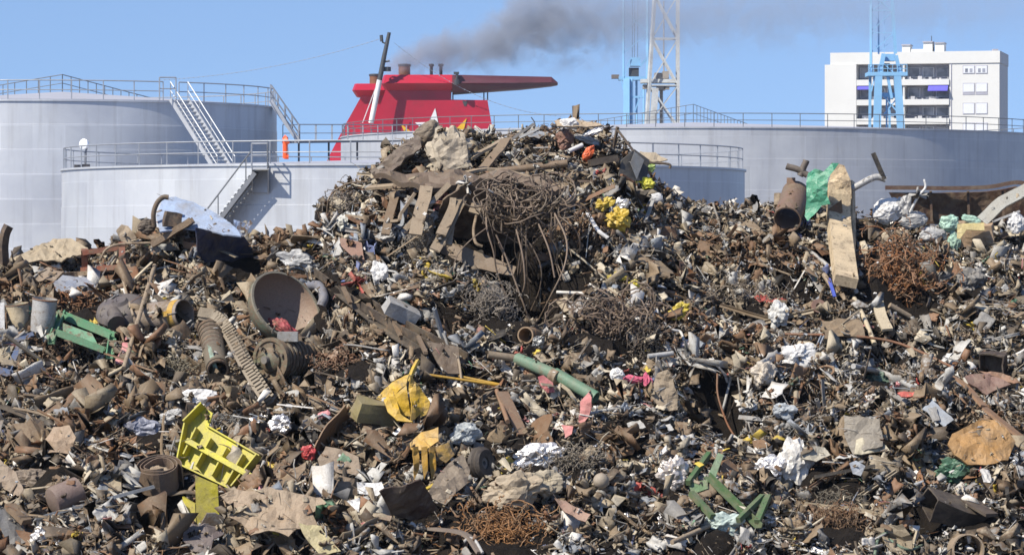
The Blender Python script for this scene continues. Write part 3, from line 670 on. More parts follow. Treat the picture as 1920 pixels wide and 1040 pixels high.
def crumpleg(c, sx, sy, sz, seed, amp=0.5, sub=3, M=None):
    sub = sub if sub != 3 else 4
    bm = bmesh.new(); bmesh.ops.create_icosphere(bm, subdivisions=sub, radius=1)
    for v in bm.verts:
        q = v.co*1.4+Vector((seed*7.1,seed*3.3,0)); r = 1+amp*.9*noise.noise(q)-amp*(0.95*abs(noise.noise(q*1.5))+0.42*abs(noise.noise(q*3.2+Vector((9,0,0))))+.14*abs(noise.noise(q*7.5)))+amp*.35
        v.co = v.co*r
    V = [v.co.copy() for v in bm.verts]; Fc = [tuple(v.index for v in f.verts) for f in bm.faces]; bm.free()
    S_ = Matrix.Diagonal((sx,sy,sz,1)); M = (M or Matrix())
    return [c+(M@(S_@v)).to_3d() if False else c+(M.to_3x3()@(S_.to_3x3()@v)) for v in V], Fc
def crumple(name, label, cat, px, py, wpx, hpx, d=0.3, rot=0, color='white', al=0.0, mat=None, amp=0.55, depth=0.6, parent=None, group=None, sub=3):
    c = P(px,py,d); k = (c.y)/F
    M = Matrix.Rotation(R(-rot), 4, 'Y')
    V, Fc = crumpleg(c, wpx/2*k*1.08, min(wpx,hpx)/2*k*depth*1.3, hpx/2*k*1.08, px*0.013+py*0.007, amp, sub, M)
    o = obj(name, V, Fc, mat or M_C, parent, cc(color,al))
    if parent is None: tag(o, label, cat, group)
    return reg(o)
def tangle(name, label, cat, px, py, wpx, hpx, n, r, color, d=0.2, loops=(1,3), al=0.7, group=None, depth=0.5, seg=16, parent=None, mat=None, edge=1.0):
    c = P(px,py,d); k = c.y/F; m = MB(); a,b = wpx/2*k, hpx/2*k
    for i in range(n):
        cx = random.gauss(0,0.38)*a; cz = random.gauss(0,0.38)*b; cy = random.uniform(-depth,depth)*0.6*min(a,b)
        q = Quaternion(Vector((random.gauss(0,1),random.gauss(0,1),random.gauss(0,1))).normalized(), random.uniform(0,6.28))
        ra = random.uniform(0.12,0.42)*min(a,b)*1.4; ph = random.uniform(0,6.28); L = random.uniform(*loops)*2.2; w = random.uniform(.3,1.6)
        pts = []
        for j in range(seg+1):
            t = j/seg*L; v = Vector((math.cos(t+ph)*ra*(1+.3*math.sin(w*t)), math.sin(t*w+ph)*ra*.5, math.sin(t+ph)*ra)); pts.append(c+Vector((cx,cy,cz))+q@v+Vector((random.gauss(0,.06),random.gauss(0,.06),random.gauss(0,.06)))*ra)
        m.tube(pts, r*random.uniform(.7,1.3), 4)
    o = m.build(name, mat or M_S, parent, cc(color,al))
    if parent is None: tag(o, label, cat, group)
    if parent is None and seg < 9: o['kind'] = 'stuff'
    return reg(o)
def boxy(name, label, cat, px, py, w, h, dep, rot=(0,0,0), d=0.3, color='grey', al=0.4, mat=None, open_=None, parent=None, dent=0.03):
    c = P(px,py,d); M = Matrix.Translation(c) @ (Matrix.Rotation(R(rot[2]),4,'Z')@Matrix.Rotation(R(rot[0]),4,'X')@Matrix.Rotation(R(rot[1]),4,'Y'))
    bm = bmesh.new(); bmesh.ops.create_cube(bm, size=1)
    for v in bm.verts: v.co = Vector((v.co.x*w, v.co.y*dep, v.co.z*h))
    if open_ is not None:
        bm.faces.ensure_lookup_table(); fs = [f for f in bm.faces if f.normal.dot(Vector(open_)) > .9 or (f.normal.length==0)]
        bm.normal_update(); fs = [f for f in bm.faces if f.normal.dot(Vector(open_)) > .9]
        bmesh.ops.delete(bm, geom=fs, context='FACES')
        bmesh.ops.subdivide_edges(bm, edges=bm.edges[:], cuts=3, use_grid_fill=True)
        bmesh.ops.solidify(bm, geom=bm.faces[:], thickness=0.025)
    else: bmesh.ops.subdivide_edges(bm, edges=bm.edges[:], cuts=3, use_grid_fill=True)
    for v in bm.verts:
        q = v.co*3+Vector((px*.1,py*.1,0)); v.co += Vector((noise.noise(q),noise.noise(q+Vector((4,0,0))),noise.noise(q+Vector((8,0,0)))))*dent*2
    V = [M@v.co for v in bm.verts]; bm.verts.index_update(); Fc = [tuple(v.index for v in f.verts) for f in bm.faces]; bm.free()
    o = obj(name, V, Fc, mat or M_S, parent, cc(color,al))
    if parent is None: tag(o, label, cat)
    return reg(o)
def onto(name, label, cat, px, py, d=0.0): return thing(name, P(px,py,d), label, cat)
def sub(m, name, mat, parent, color, al=0.3, smooth=False): return reg(m.build(name, mat, parent, cc(color,al), smooth))

# ---- left-hand part of the heap
t = onto('car_panel', 'light blue crumpled car body panel with its shaded underside coloured navy on the left crest', 'car panel', 400, 450)
plate('outer_skin', '', '', [(305,372),(330,368),(368,382),(410,402),(445,428),(452,442),(418,440),(376,430),(340,428),(300,436),(293,405)], 0.9, -10, 62, .03, (.33,.43,.62), 0.05, M_P, 0.02, t)
plate('shaded_side', '', '', [(366,426),(418,438),(455,440),(474,466),(492,498),(474,518),(440,514),(395,506),(370,470)], 0.55, 48, -22, .03, (0.02,0.035,0.10), 0.05, M_P, 0.03, t)  # shaded side of the light blue panel, its shade put in as navy
plate('torn_flap', '', '', [(438,412),(462,418),(452,432),(470,412),(474,418),(456,444),(440,436)], 0.8, 10, 10, .03, 'sky', 0.5, M_P, 0.03, t)
beam('curved_pipe', 'dark pipe bent like a hook standing up at the left of the blue car panel', 'pipe', [(289,425,.9),(288,400,.95),(295,380,.95),(306,370,.95),(316,370,.95)], 0.10, prof='round', color='dark')
boxy('square_bracket', 'small dark square steel bracket in front of the blue car panel', 'bracket', 324, 413, 0.32, 0.30, 0.12, (0,15,20), 1.15, 'dark', .6)
beam('scrap_beam', 'rough brown beam leaning up to the right below the blue car panel', 'beam', [(285,458,1.0),(362,412,1.25)], 0.16, 0.12, 'U', color='brown', crum=.03)
crumple('compressor', 'small ribbed greasy motor lump on the left crest beside the hooked pipe', 'motor', 276, 425, 30, 26, 0.8, color='dark', al=.4, mat=M_S, amp=.35)
plate('steel_plate', 'upright tan plate with cut corner on the crest left of the ribbed motor lump', 'plate', [(218,432),(228,420),(240,424),(256,446),(244,460),(228,452)], 0.5, 10, 20, .05, 'tan', .3)
plate('canvas_sheet', 'large tan humped sheet with a red edge at the far left of the crest', 'sheet', [(25,486),(60,472),(100,450),(135,449),(165,466),(170,482),(120,486),(70,492),(34,498)], 0.35, -15, 50, .03, 'beige', .25, None, .06)
beam('old_post', 'short dark post sticking up at the left edge of the picture', 'post', [(6,500,.3),(8,450,.4),(16,424,.4)], 0.16, 0.12, 'flat', color='dark', crum=.04)
fr = onto('window_frame', 'square rust red steel frame lying open above the grey sheet on the left', 'frame', 195, 505)
for a,b in (((158,468),(160,508)),((228,458),(230,505)),((155,474),(232,463)),((156,506),(232,500))):
    beam('frame_bar', '', '', [(*a,.75),(*b,.75)], 0.12, 0.1, 'flat', color=(.22,.075,.045), al=.5, parent=fr)
beam('scrap_beam', 'long pale tan pole lying level beneath the rust red square frame', 'beam', [(105,516,.75),(160,512,.85),(250,498,.85)], 0.13, 0.09, 'flat', color='tan', crum=.02)
beam('scrap_beam', 'rust red bar lying level just below the long pale pole at the left', 'beam', [(150,528,.6),(250,516,.7)], 0.1, 0.1, 'U', color='rust')
beam('bent_tube', 'thin arched brown tube over the rust red square frame', 'tube', [(188,487,.95),(200,467,1.0),(225,458,1.0),(290,455,.9)], 0.05, prof='round', color='tan')
plate('grey_sheet', 'smooth pale blue-grey sheet with a lifted end on the left slope', 'sheet', [(98,530),(118,517),(180,522),(180,540),(150,535),(128,550),(95,548)], 0.5, -20, 45, .03, 'slate', .15, M_P, .03)
for i,(x,y,w,h,lab,col) in enumerate(((78,590,46,62,'taller pale grey pail with torn paint, right one of two standing side by side','lgrey'),(38,592,42,46,'squat cream pail, left one of two standing side by side at the left edge','cream'))):
    c = P(x,y+h/2,0.4); k = c.y/F; r = w/2*k; hh = h*k; b = thing('paint_pail', c, lab, 'pail')
    M = basis((0.12*(-1)**i,-0.1,1), loc=c); m = MB(); m.add(*latheg([(r*.9,0),(r*.92,0.02),(r,hh*.5),(r*.97,hh*.55),(r*1.02,hh),(r*.97,hh),(r*.9,0.05),(0.001,0.04)], 22, M)); sub(m,'bucket_wall',M_P,b,col,.2,True)
    m = MB(); m.add(*latheg([(r*1.03,hh*.96),(r*1.07,hh*.98),(r*1.03,hh*1.01)], 22, M, True)); sub(m,'rim',M_S,b,'rust',.6)
plate('white_ticket', 'small white paper label stuck below the pails at the left edge', 'label', [(0,568),(8,566),(9,620),(0,622)], .5, 5, 10, .01, 'white', 0, M_C, .01)
fb = onto('blue_steelwork', 'dull blue steel frame with a pale panel at the left edge of the picture', 'frame', 25, 690)
for a,b in (((0,650),(60,626)),((38,645),(12,700)),((-14,690),(20,700))): beam('frame_bar','','',[(*a,.6),(*b,.6)],.16,.1,'L',color=(.07,.13,.28),al=.25,mat=M_P,parent=fb)
plate('infill_panel','','',[(-8,656),(26,648),(12,680),(-10,678)],.5,10,20,.03,'cream',.4,None,.02,fb)
gf = onto('green_channel_frame', 'mint green channel frame with an open slot on the left slope', 'frame', 150, 640)
for a,b,w in (((112,588),(214,630),.17),((104,622),(196,656),.12),((116,586),(96,640),.13),((212,628),(206,668),.15)):
    beam('channel_bar','','',[(*a,.75),(*b,.75)],w,.11,'U',color=(.11,.31,.18),al=.15,mat=M_P,parent=gf)
plate('back_panel','','',[(118,606),(172,624),(186,650),(118,632)],.62,0,40,.02,(.13,.34,.21),.35,M_P,.02,gf)
plate('foot_plate','','',[(86,628),(100,622),(104,636),(92,642)],.75,0,30,.03,(.11,.31,.18),.1,M_P,.01,gf)
beam('long_pole', 'long thin brown pole leaning steeply across the left slope', 'pole', [(232,690,1.0),(262,590,1.25),(290,498,1.1)], 0.085, prof='round', color='tan', al=.4)
beam('thin_batten', 'thin yellowish batten leaning up to the right beside the long pole', 'batten', [(228,546,1.0),(285,492,1.2)], 0.05, 0.03, 'flat', color='cream', al=.2)
beam('thin_rod', 'thin rod leaning left and crossing behind the long pole', 'rod', [(250,592,1.0),(236,545,1.05),(226,508,.9)], 0.05, prof='round', color='tan', al=.4)
dr = onto('wheel_hub', 'dark domed wheel cover with a hub on the left slope', 'wheel', 225, 600)
c = P(228,578,.6); M = basis((-0.15,-0.55,0.9), loc=c)
m = MB(); m.add(*latheg([(0.001,.2),(.12,.2),(.16,.14),(.32,.12),(.46,.03),(.50,-.07),(.47,-.07),(.3,.05),(.001,.1)], 26, M)); sub(m,'disc',M_S,dr,(.10,.09,.10),.15,True)
m = MB(); m.add(*sweep(circ(.12,12),[P(222,600,.75),P(212,585,.75)])); m.add(*sweep(circ(.17,12),[P(218,606,.8),P(215,600,.8)])); sub(m,'hub',M_S,dr,(.08,.07,.08),.2,True)
dm_ = onto('drum', 'dented dusty drum with an amber band lying on the left slope', 'drum', 305, 610)
a,b = P(268,596,.5), P(346,588,.62); m = MB(); m.add(*hollow([a.lerp(b,i/4) for i in range(5)], .27, .02, 20)); sub(m,'shell',M_P,dm_,(.30,.25,.22),.3,True)
m = MB(); m.add(*hollow([a.lerp(b,.80),a.lerp(b,.93)], .275, .012, 20)); sub(m,'painted_band',M_P,dm_,'amber',.1,True)
plate('amber_patch','','',[(303,585),(312,582),(314,592),(306,594)],.82,0,10,.005,'amber',0,M_P,0,dm_)
# big dished tank end
bw = onto('dished_tank_end', 'big round hollow tank end, green outside and brown inside, open towards the right', 'tank end', 530, 600)
c = P(536,574,2.1); M = basis((0.56,-0.64,0.52), loc=c); Rb = .72
m = MB(); m.add(*latheg([(.001,-.58),(.25,-.56),(.45,-.48),(.60,-.34),(.68,-.20),(Rb,-.12),(Rb,0.0),(Rb-.025,.012)], 44, M)); sub(m,'shell',M_P,bw,(.13,.19,.14),.42,True)
m = MB(); m.add(*latheg([(Rb-.025,.012),(Rb-.03,-.1),(.66,-.19),(.57,-.32),(.43,-.44),(.24,-.52),(.001,-.54)], 44, M)); sub(m,'lining',M_S,bw,(.28,.20,.155),.25,True)
m = MB(); m.add(*latheg([(Rb-.03,.0),(Rb-.03,.025),(Rb+.012,.025),(Rb+.012,-.02)], 44, M, True)); sub(m,'rim',M_S,bw,(.22,.21,.17),.3,True)
c2_ = M@Vector((-.06,-.34,-.20)); V,Fc = crumpleg(c2_, .30,.16,.13, 3.3, .4, 3, Matrix.Rotation(R(38),4,'Y'))
reg(tag(obj('red_casing', V, Fc, M_P, None, cc((.42,.06,.08),.25)), 'crushed red casing with white flecks lying inside the big round tank end', 'casing'))
# motor
mo = onto('electric_motor', 'old green-grey motor with a round end cap just below the big round tank end', 'motor', 522, 745)
c = P(530,672,.75); ax = Vector((-.55,-.80,-.02)).normalized(); M = basis(ax, loc=c)
m = MB(); pr = []
for i in range(9): z = -.62+i*.10; pr += [(.36,z),(.36,z+.05),(.325,z+.05),(.325,z+.10)]
m.add(*latheg([(.001,-.62)]+pr+[(.30,.30),(.001,.30)], 28, M)); sub(m,'casing',M_P,mo,(.27,.24,.19),.5,True)
m = MB(); m.add(*latheg([(.39,.28),(.39,.36),(.33,.36),(.31,.33),(.001,.33)], 28, M)); sub(m,'end_flange',M_P,mo,(.21,.22,.15),.45,True)
m = MB(); m.add(*latheg([(.22,.33),(.22,.38),(.15,.44),(.001,.45)], 22, M)); hb = sub(m,'bearing_cap',M_P,mo,(.15,.16,.11),.4,True)
m = MB(); m.add(*latheg([(.07,.44),(.07,.54),(.001,.54)], 14, M)); sub(m,'shaft',M_S,mo,(.2,.19,.18),.3,True)
for k in range(6):
    a_ = k*math.pi/3+.3; m = MB(); m.add(*latheg([(.03,.33),(.03,.385),(.001,.385)], 6, M@Matrix.Translation((.28*math.cos(a_),.28*math.sin(a_),0)))); sub(m,'bolt',M_S,hb,(.12,.1,.09),.4)
q = c+Vector((.12,-.1,.40)); m = MB(); m.box(q-Vector((.2,.14,.09)), q+Vector((.16,.12,.08))); sub(m,'terminal_box',M_P,mo,(.32,.33,.34),.2)
for dx in (-.2,.25): m = MB(); q = c+Vector((dx,0,-.36)); m.box(q-Vector((.07,.25,.12)), q+Vector((.07,.2,.06))); sub(m,'foot',M_P,mo,(.25,.23,.18),.5)
# toothed track
tr = onto('toothed_rack', 'dirty curved toothed rack arching down the slope left of the motor', 'gear rack', 450, 690)
pts = smoothpath([P(374,592,.9),P(405,600,1.0),(P(432,632,1.0)),P(455,675,.95),P(478,715,.8),P(508,762,.6)], 8)
fr_ = frames(pts, (0,-1,0.4)); m = MB(); m.add(*sweep(PROF['flat'](.20,.16), pts, (0,-1,0.4))); sub(m,'rack_body',M_S,tr,(.25,.21,.16),.3)
m = MB()
for i,(p_,s_,u_) in enumerate(fr_):
    if i < len(fr_)-1:
        t_ = (fr_[i+1][0]-p_); sub(MB().add(*barg(p_+s_*-.095+t_*.1, p_+s_*-.155+t_*.1, .05, .12, u_)).add(*barg(p_+u_*.07-s_*.02, p_+u_*.11-s_*.02, .05,.14,s_)),'tooth',M_S,tr,(.27,.225,.165),.25)
hc = onto('ribbed_half_shell', 'dark half-round ribbed shell with a pale green streak inside the curved toothed rack', 'shell', 405, 700)
pts_ = []; a,b = P(392,612,.55), P(408,690,.75); m = MB()
for i in range(12):
    p_ = a.lerp(b, i/11); m.add(*hollow([p_, a.lerp(b,(i+.55)/11)], .235-.004*i, .03, 18))
sub(m,'rib',M_S,hc,(.09,.065,.05),.6); m = MB(); m.add(*hollow([a.lerp(b,i/4) for i in range(5)], .21, .02, 18)); sub(m,'shell',M_S,hc,(.14,.12,.09),.4,True)
plate('pale_streak','','',[(388,645),(396,650),(408,690),(402,694),(394,672)],1.0,0,10,.01,'mint',.2,M_P,.01,hc)
# long dark beam assembly
ld_ = onto('truss_beam', 'long dark greasy box beam lying down the slope right of the big round tank end', 'beam', 730, 620)
beam('chord','','',[(600,508,.55),(720,592,.7),(868,672,.35)],.24,.16,'U',color=(.07,.055,.045),al=.45,parent=ld_,up=(0,-.4,1))
beam('chord','','',[(618,535,.6),(740,628,.6),(850,690,.3)],.12,.10,'L',color=(.06,.05,.042),al=.4,parent=ld_,up=(0,-.4,1))
for f in (.15,.35,.55,.75): x=608+f*235; y=515+f*155; beam('web_bar','','',[(x,y,.75),(x+14,y+30,.7)],.07,.05,color='brown',parent=ld_)
plate('end_plate','','',[(800,640),(860,650),(862,700),(830,700)],.55,0,30,.04,(.10,.07,.05),.5,None,.02,ld_)
boxy('metal_box', 'plain grey oblong metal box lying beside the long dark beam', 'box', 752, 584, .62, .26, .28, (25,28,8), .6, (.42,.43,.44), .1, M_P, dent=.015)
beam('bent_duct', 'short grey elbow duct just right of the big round tank end', 'duct', [(578,535,.45),(598,536,.5),(607,556,.5),(602,574,.45)], .18, prof='round', color=(.19,.20,.24), al=.1)
plate('brown_flap', 'pointed reddish-brown sheet on the slope below the crest, left of the planks', 'sheet', [(636,446),(678,455),(684,492),(664,484),(640,462)], .35, -25, 35, .02, (.22,.12,.09), .3, None, .03)
# ---- crest with planks, dark wreck and hanging cable
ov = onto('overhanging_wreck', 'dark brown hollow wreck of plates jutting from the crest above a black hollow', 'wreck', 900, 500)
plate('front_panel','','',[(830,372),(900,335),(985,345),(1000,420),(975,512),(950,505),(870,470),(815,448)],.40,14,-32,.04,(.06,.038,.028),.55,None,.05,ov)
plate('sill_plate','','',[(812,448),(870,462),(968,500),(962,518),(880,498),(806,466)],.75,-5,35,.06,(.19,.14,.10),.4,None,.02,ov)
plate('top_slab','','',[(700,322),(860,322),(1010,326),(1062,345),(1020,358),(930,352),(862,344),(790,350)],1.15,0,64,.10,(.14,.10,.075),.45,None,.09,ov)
for i,(a,b,w,lab) in enumerate((((842,345),(760,430),.10,'thin tan plank leaning left, fourth from the right under the crest'),((800,350),(778,440),.24,'wide rusty plank with a blue paint patch under the crest'),((868,350),(826,440),.19,'broad tan plank leaning left in the middle of the group under the crest'),
    ((850,372),(842,460),.12,'narrow upright tan plank standing in front of the dark wreck'),((880,345),(815,470),.2,'longest tan and rusty plank reaching down to the sill of the dark wreck'),((745,345),(722,440),.16,'leftmost dark plank leaning under the crest slab'),((905,352),(888,400),.2,'short broad tan plank just left of the hanging cable coil'))):
    beam('plank', lab, 'plank', [(*a,1.25),(*b,1.05)], w, .035, 'flat', color=('tan' if i!=5 else 'brown'), al=.35, up=(0,-1,.2), crum=.02)
beam('bent_pipe', 'tan pipe bent at its lower end hanging in front of the dark wreck', 'pipe', [(893,405,1.1),(888,432,1.1),(892,455,1.1),(904,462,1.1)], .06, prof='round', color='tan')
beam('bent_frame_rail', 'pale L-shaped rail lying level with its end bent up below the planks', 'rail', [(650,404,.9),(740,414,1.0),(752,400,1.05),(778,362,1.1)], .07, .05, 'flat', color='tan', al=.25)
beam('warped_board', 'long warped tan board lying level along the top of the crest slab', 'board', [(690,352,1.0),(780,344,1.2),(850,330,1.3),(930,318,1.3),(1060,352,1.2)], .16, .05, 'flat', color=(.36,.28,.19), al=.2, up=(0,-.5,1))
beam('long_pipe', 'thick brown pipe lying level to the right end of the warped board', 'pipe', [(935,322,1.0),(1064,306,1.0)], .15, prof='pipe', color='brown')
plate('dark_flap', 'crumpled dark leathery sheet hanging over the left shoulder of the crest', 'sheet', [(700,330),(722,300),(765,262),(785,258),(790,275),(752,312),(716,340)], .8, -20, 30, .04, (.12,.09,.075), .3, None, .09)
crumple('paper_bale', 'large pale crumpled bale with cracked folds standing on the crest', 'bale', 845, 291, 74, 98, .55, 10, (.50,.44,.35), .25, M_S, .55, .5, sub=4)
plate('pale_corner','pale grey torn sheet pointing downward off the front of the crumpled bale', 'sheet',[(820,278),(842,262),(872,255),(878,300),(850,318),(830,332)],1.0,-12,-8,.02,(.46,.40,.32),.25,None,.06)
crumple('round_bale', 'brown rolled lump on top of the crest left of the crumpled bale', 'lump', 803, 250, 50, 36, .5, 30, (.20,.16,.12), .3, M_S, .3)
beam('rolled_mat', 'dark ribbed roll slanting down left from the top of the crest', 'roll', [(790,262,.7),(745,300,.75),(700,330,.75)], .26, prof='round', color=(.11,.085,.07), al=.2)
tangle('cable_coil', 'big hanging coil of brown steel cable beside the dark wreck under the crest', 'cable coil', 985, 380, 190, 120, 22, .013, (.17,.12,.09), 1.95, (3,5.5), .2, depth=.7, seg=34)
m = MB(); c = P(985,368,2.0)
for i in range(64):
    rx, rz = random.uniform(.25,.78), random.uniform(.18,.50); dz_ = -random.uniform(-.1,.38); dy_ = random.uniform(-.35,.3); ph = random.uniform(-.6,.6); sx__ = random.gauss(0,.16)
    m.tube([c+Vector((sx__+rx*math.cos(t_)+.05*math.sin(4.3*t_+ph*5), dy_+.16*math.sin(3*t_+ph), dz_+rz*math.sin(t_+ph)+.04*math.sin(5*t_+ph*9))) for t_ in np.linspace(2.4+ph,2.6+ph+random.uniform(2.3,5.2),30)], random.uniform(.008,.017), 4)
reg(tag(m.build('cable_coil', M_S, None, cc((.115,.085,.065),.1)), 'loose outer turns of brown cable draped round the hanging cable coil', 'cable coil'))
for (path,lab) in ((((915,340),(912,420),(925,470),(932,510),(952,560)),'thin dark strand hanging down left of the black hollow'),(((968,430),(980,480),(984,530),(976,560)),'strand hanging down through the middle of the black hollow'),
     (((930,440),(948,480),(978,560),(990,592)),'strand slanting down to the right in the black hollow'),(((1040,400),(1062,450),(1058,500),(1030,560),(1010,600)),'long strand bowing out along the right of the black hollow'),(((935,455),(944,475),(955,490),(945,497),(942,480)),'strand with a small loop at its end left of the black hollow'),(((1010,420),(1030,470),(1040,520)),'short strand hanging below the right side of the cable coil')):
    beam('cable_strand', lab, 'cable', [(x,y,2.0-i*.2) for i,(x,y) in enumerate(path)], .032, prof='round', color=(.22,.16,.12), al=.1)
m = MB()
for i in range(26):
    x0,y0 = random.uniform(905,1060), random.uniform(395,440); L_ = random.uniform(50,170); dx = random.gauss(8,22); sw = random.gauss(0,14)
    m.tube(smoothpath([P(x0+dx*f+sw*math.sin(3.1*f), y0+L_*f, 1.9-1.2*f+.12*math.sin(5*f+i)) for f in (0,.25,.5,.75,1)],4), random.uniform(.006,.013), 4)
reg(tag(m.build('cable_ends', M_S, None, cc((.15,.11,.085),.1)), 'thin frayed strands trailing from the hanging cable coil over the black hollow', 'cable'))
tangle('cable_bundle', 'second bundle of brown steel cable lying in loops on the middle slope', 'cable coil', 1140, 600, 210, 130, 60, .014, (.17,.12,.09), .35, (1.5,4), .2, seg=26, depth=.4)
beam('springy_wires', 'arched wire bundle springing out over the left shoulder of the crest', 'wire', [(612,420,.6),(618,370,.8),(650,345,.9),(690,340,.9)], .03, prof='round', color='brown')
tangle('wire_bundle', 'fine springy wires arching out from the left shoulder of the crest', 'wire', 650, 385, 80, 80, 26, .009, (.15,.13,.12), .6, (.6,1.6), .2, depth=.4)
# crest right of the bale
for i,(pa,w,col,lab) in enumerate((([(905,318),(950,262)],.2,'brown','broad brown plank leaning right on the crest behind the warped board'),([(880,300),(935,268),(962,262)],.16,'tan','long dusty tan strip on the crest just right of the crumpled bale'),([(960,262),(1000,232)],.1,'grey','dark grey slat pointing up right on the crest'),([(975,258),(1010,240)],.09,'lgrey','pale grey slat beside the dark slat on the crest'))):
    beam('scrap_strip', lab, 'strip', [(*p_,.6) for p_ in pa], w, .05, 'flat', color=col, al=.3, crum=.03)
beam('thin_rod','thin wire rod sticking up crookedly from the crest above the planks','rod',[(1000,250,.4),(1003,232,.4),(996,220,.4)],.02,prof='round',color='dark')
plate('cardboard_sheet', 'flat pale tan sheet topping the heap right of the dark slats', 'sheet', [(1040,222),(1080,222),(1118,230),(1132,238),(1090,240),(1045,236)], .5, 5, 55, .03, (.45,.36,.26), .1, None, .04)
for i,(x,y,w,h,col,mt,lab) in enumerate(((1068,232,30,18,'white',M_C,'white crumpled plastic on top of the crest'),(1100,262,50,12,'lgrey',M_F,'shiny bent trim on the crest above the orange rag'),(1060,262,28,30,(.25,.12,.09),M_S,'brick red folded sheet on the crest left of the orange rag'),(1115,246,36,10,'foil',M_F,'bright foil strip under the tan sheet on the crest'))):
    crumple('crumpled_scrap', lab, 'scrap', x,y,w,h,.55,random.uniform(-30,30),col,.05,mt)
crumple('orange_rag', 'bright orange-red rag near the top right of the crest', 'rag', 1103, 288, 16, 30, .8, -30, 'orange', 0, M_C, .4)
beam('white_tube', 'short white tube pointing at the orange rag', 'tube', [(1066,284,.8),(1092,272,.8)], .09, prof='pipe', color='white', al=.1, mat=M_C)
beam('dark_trough','dark gutter-shaped piece lying below the orange rag','gutter',[(1105,306,.7),(1156,296,.7)],.22,.12,'U',color='dark',al=.2)
beam('thin_post', 'thin dark post standing up left of the grey diamond plate', 'post', [(1150,280,.4),(1158,238,.5)], .05, .05, color='dark')
beam('thin_rod', 'thin dark rod slanting down from the thin post to the grey diamond plate', 'rod', [(1158,244,.6),(1190,286,.7)], .04, .04, color='dark')
ds = onto('dark_sign_plate', 'charcoal plate with a lighter grey diamond on the right shoulder of the crest', 'plate', 1195, 335)
plate('plate','','',[(1166,300),(1190,280),(1218,300),(1212,338),(1178,340),(1160,330)],.75,25,5,.04,(.06,.065,.075),.0,M_P,0,ds)
plate('diamond','','',[(1190,284),(1208,300),(1194,336),(1182,306)],.80,25,5,.01,(.26,.28,.30),.0,M_P,0,ds)
plate('torn_card', 'pale tan torn card on the shoulder behind the dark diamond plate', 'sheet', [(1200,282),(1230,284),(1252,298),(1225,304),(1206,296)], .4, 15, 50, .02, (.45,.38,.28), .1, None, .03, rag=2)
beam('thin_rod','short dark rod with a knob pointing right from the dark diamond plate','rod',[(1218,305,.7),(1254,308,.7),(1256,316,.7)],.05,prof='round',color='dark')
for i,(x,y,w,h,col,lab) in enumerate(((1160,410,38,34,(.60,.42,.04),'larger mustard yellow foam lump right of the cable coil'),(1134,382,34,18,(.55,.40,.04),'smaller mustard yellow foam strip right of the cable coil'),(1208,346,34,22,(.62,.60,.05),'lemon yellow crumpled cloth under the dark diamond plate'),(1222,312,14,14,(.40,.55,.20),'small green-yellow scrap beside the dark diamond plate'),(1272,582,36,20,(.58,.46,.05),'yellow rag high on the slope right of the cable bundle'),(1160,518,30,12,(.55,.44,.06),'faded yellow rag below the black hollow, to its right'),(1188,534,16,14,(.62,.52,.04),'tiny bright yellow rag below the black hollow, to its right'))):
    crumple('yellow_rag', lab, 'rag', x,y,w,h,.55,random.uniform(-30,30),col,.05,M_C,.7)
crumple('white_pot','small white rounded pot on the right shoulder of the heap','pot',1228,371,28,20,.7,0,'white',.05,M_C,.15)
beam('white_post','short pale post under the small white pot','post',[(1210,415,.7),(1224,378,.8)],.06,.05,color='lgrey',al=.2)
crumple('foil_bag','silvery crumpled bag beside the mustard foam on the right shoulder','bag',1160,386,32,22,.6,20,'foil',0,M_F,.6)
beam('scrap_strip','curved rusty strip running down the right shoulder below the diamond plate','strip',[(1165,328,.6),(1190,345,.65),(1210,372,.6)],.09,.04,color='rust',al=.4)
beam('scrap_strip','white bent strip pointing down right from the mustard foam','strip',[(1102,400,.5),(1120,430,.55),(1140,446,.5)],.07,.03,color='white',al=.15)
# ---- right-hand part
pw = onto('large_pipe', 'wide brown open pipe with an upright plate, left of the green cloth', 'pipe', 1475, 430)
m = MB(); a,b = P(1476,412,.95), P(1492,362,.35); m.add(*hollow([a.lerp(b,i/3) for i in range(4)], .27, .025, 24)); sub(m,'tube',M_S,pw,(.20,.13,.10),.55,True)
plate('upright_plate','','',[(1475,333),(1491,333),(1491,372),(1475,374)],.55,-10,5,.04,(.22,.12,.08),.5,None,.01,pw)
# tall cabinet / box girder
cb_ = onto('steel_cabinet', 'tall cream and rust box column standing upright behind the green cloth', 'column', 1575, 525)
beam('front_face','','',[(1573,352,.95),(1573,420,1.0),(1586,528,.9)],.43,.20,'flat',color=(.68,.55,.37),al=.2,mat=M_P,parent=cb_,up=(0.12,-1,0.05))
beam('side_face','','',[(1598,340,.8),(1600,430,.85),(1598,530,.85)],.14,.05,'flat',color=(.66,.55,.38),al=.2,mat=M_P,parent=cb_,up=(0.9,-.5,0))
plate('head_plate','','',[(1550,352),(1558,325),(1571,307),(1583,310),(1595,338),(1597,372),(1550,372)],1.02,-4,6,.04,(.66,.52,.34),.3,M_P,.04,cb_)
plate('rust_panel','','',[(1553,392),(1578,374),(1580,398),(1556,412)],1.2,-8,5,.02,(.22,.11,.06),.8,None,.02,cb_)
plate('green_cloth', 'bright green torn cloth draped beside the tall cream column', 'cloth', [(1514,324),(1528,316),(1545,322),(1560,306),(1572,304),(1553,335),(1552,368),(1557,382),(1540,384),(1528,400),(1514,414),(1508,405),(1512,360)], 1.3, -12, 12, .015, (.06,.31,.19), .05, M_C, .07, rag=2)
for pa,lab in (([(1472,312),(1490,318),(1515,328)],'knobbly grey-brown branch-like casting at the top left of the green cloth'),([(1498,330),(1510,308),(1512,300)],'short dark stub pointing up left of the green cloth')):
    beam('casting', lab, 'casting', [(*p_,.7) for p_ in pa], .13, prof='round', color=(.13,.11,.10), al=.2, crum=.05)
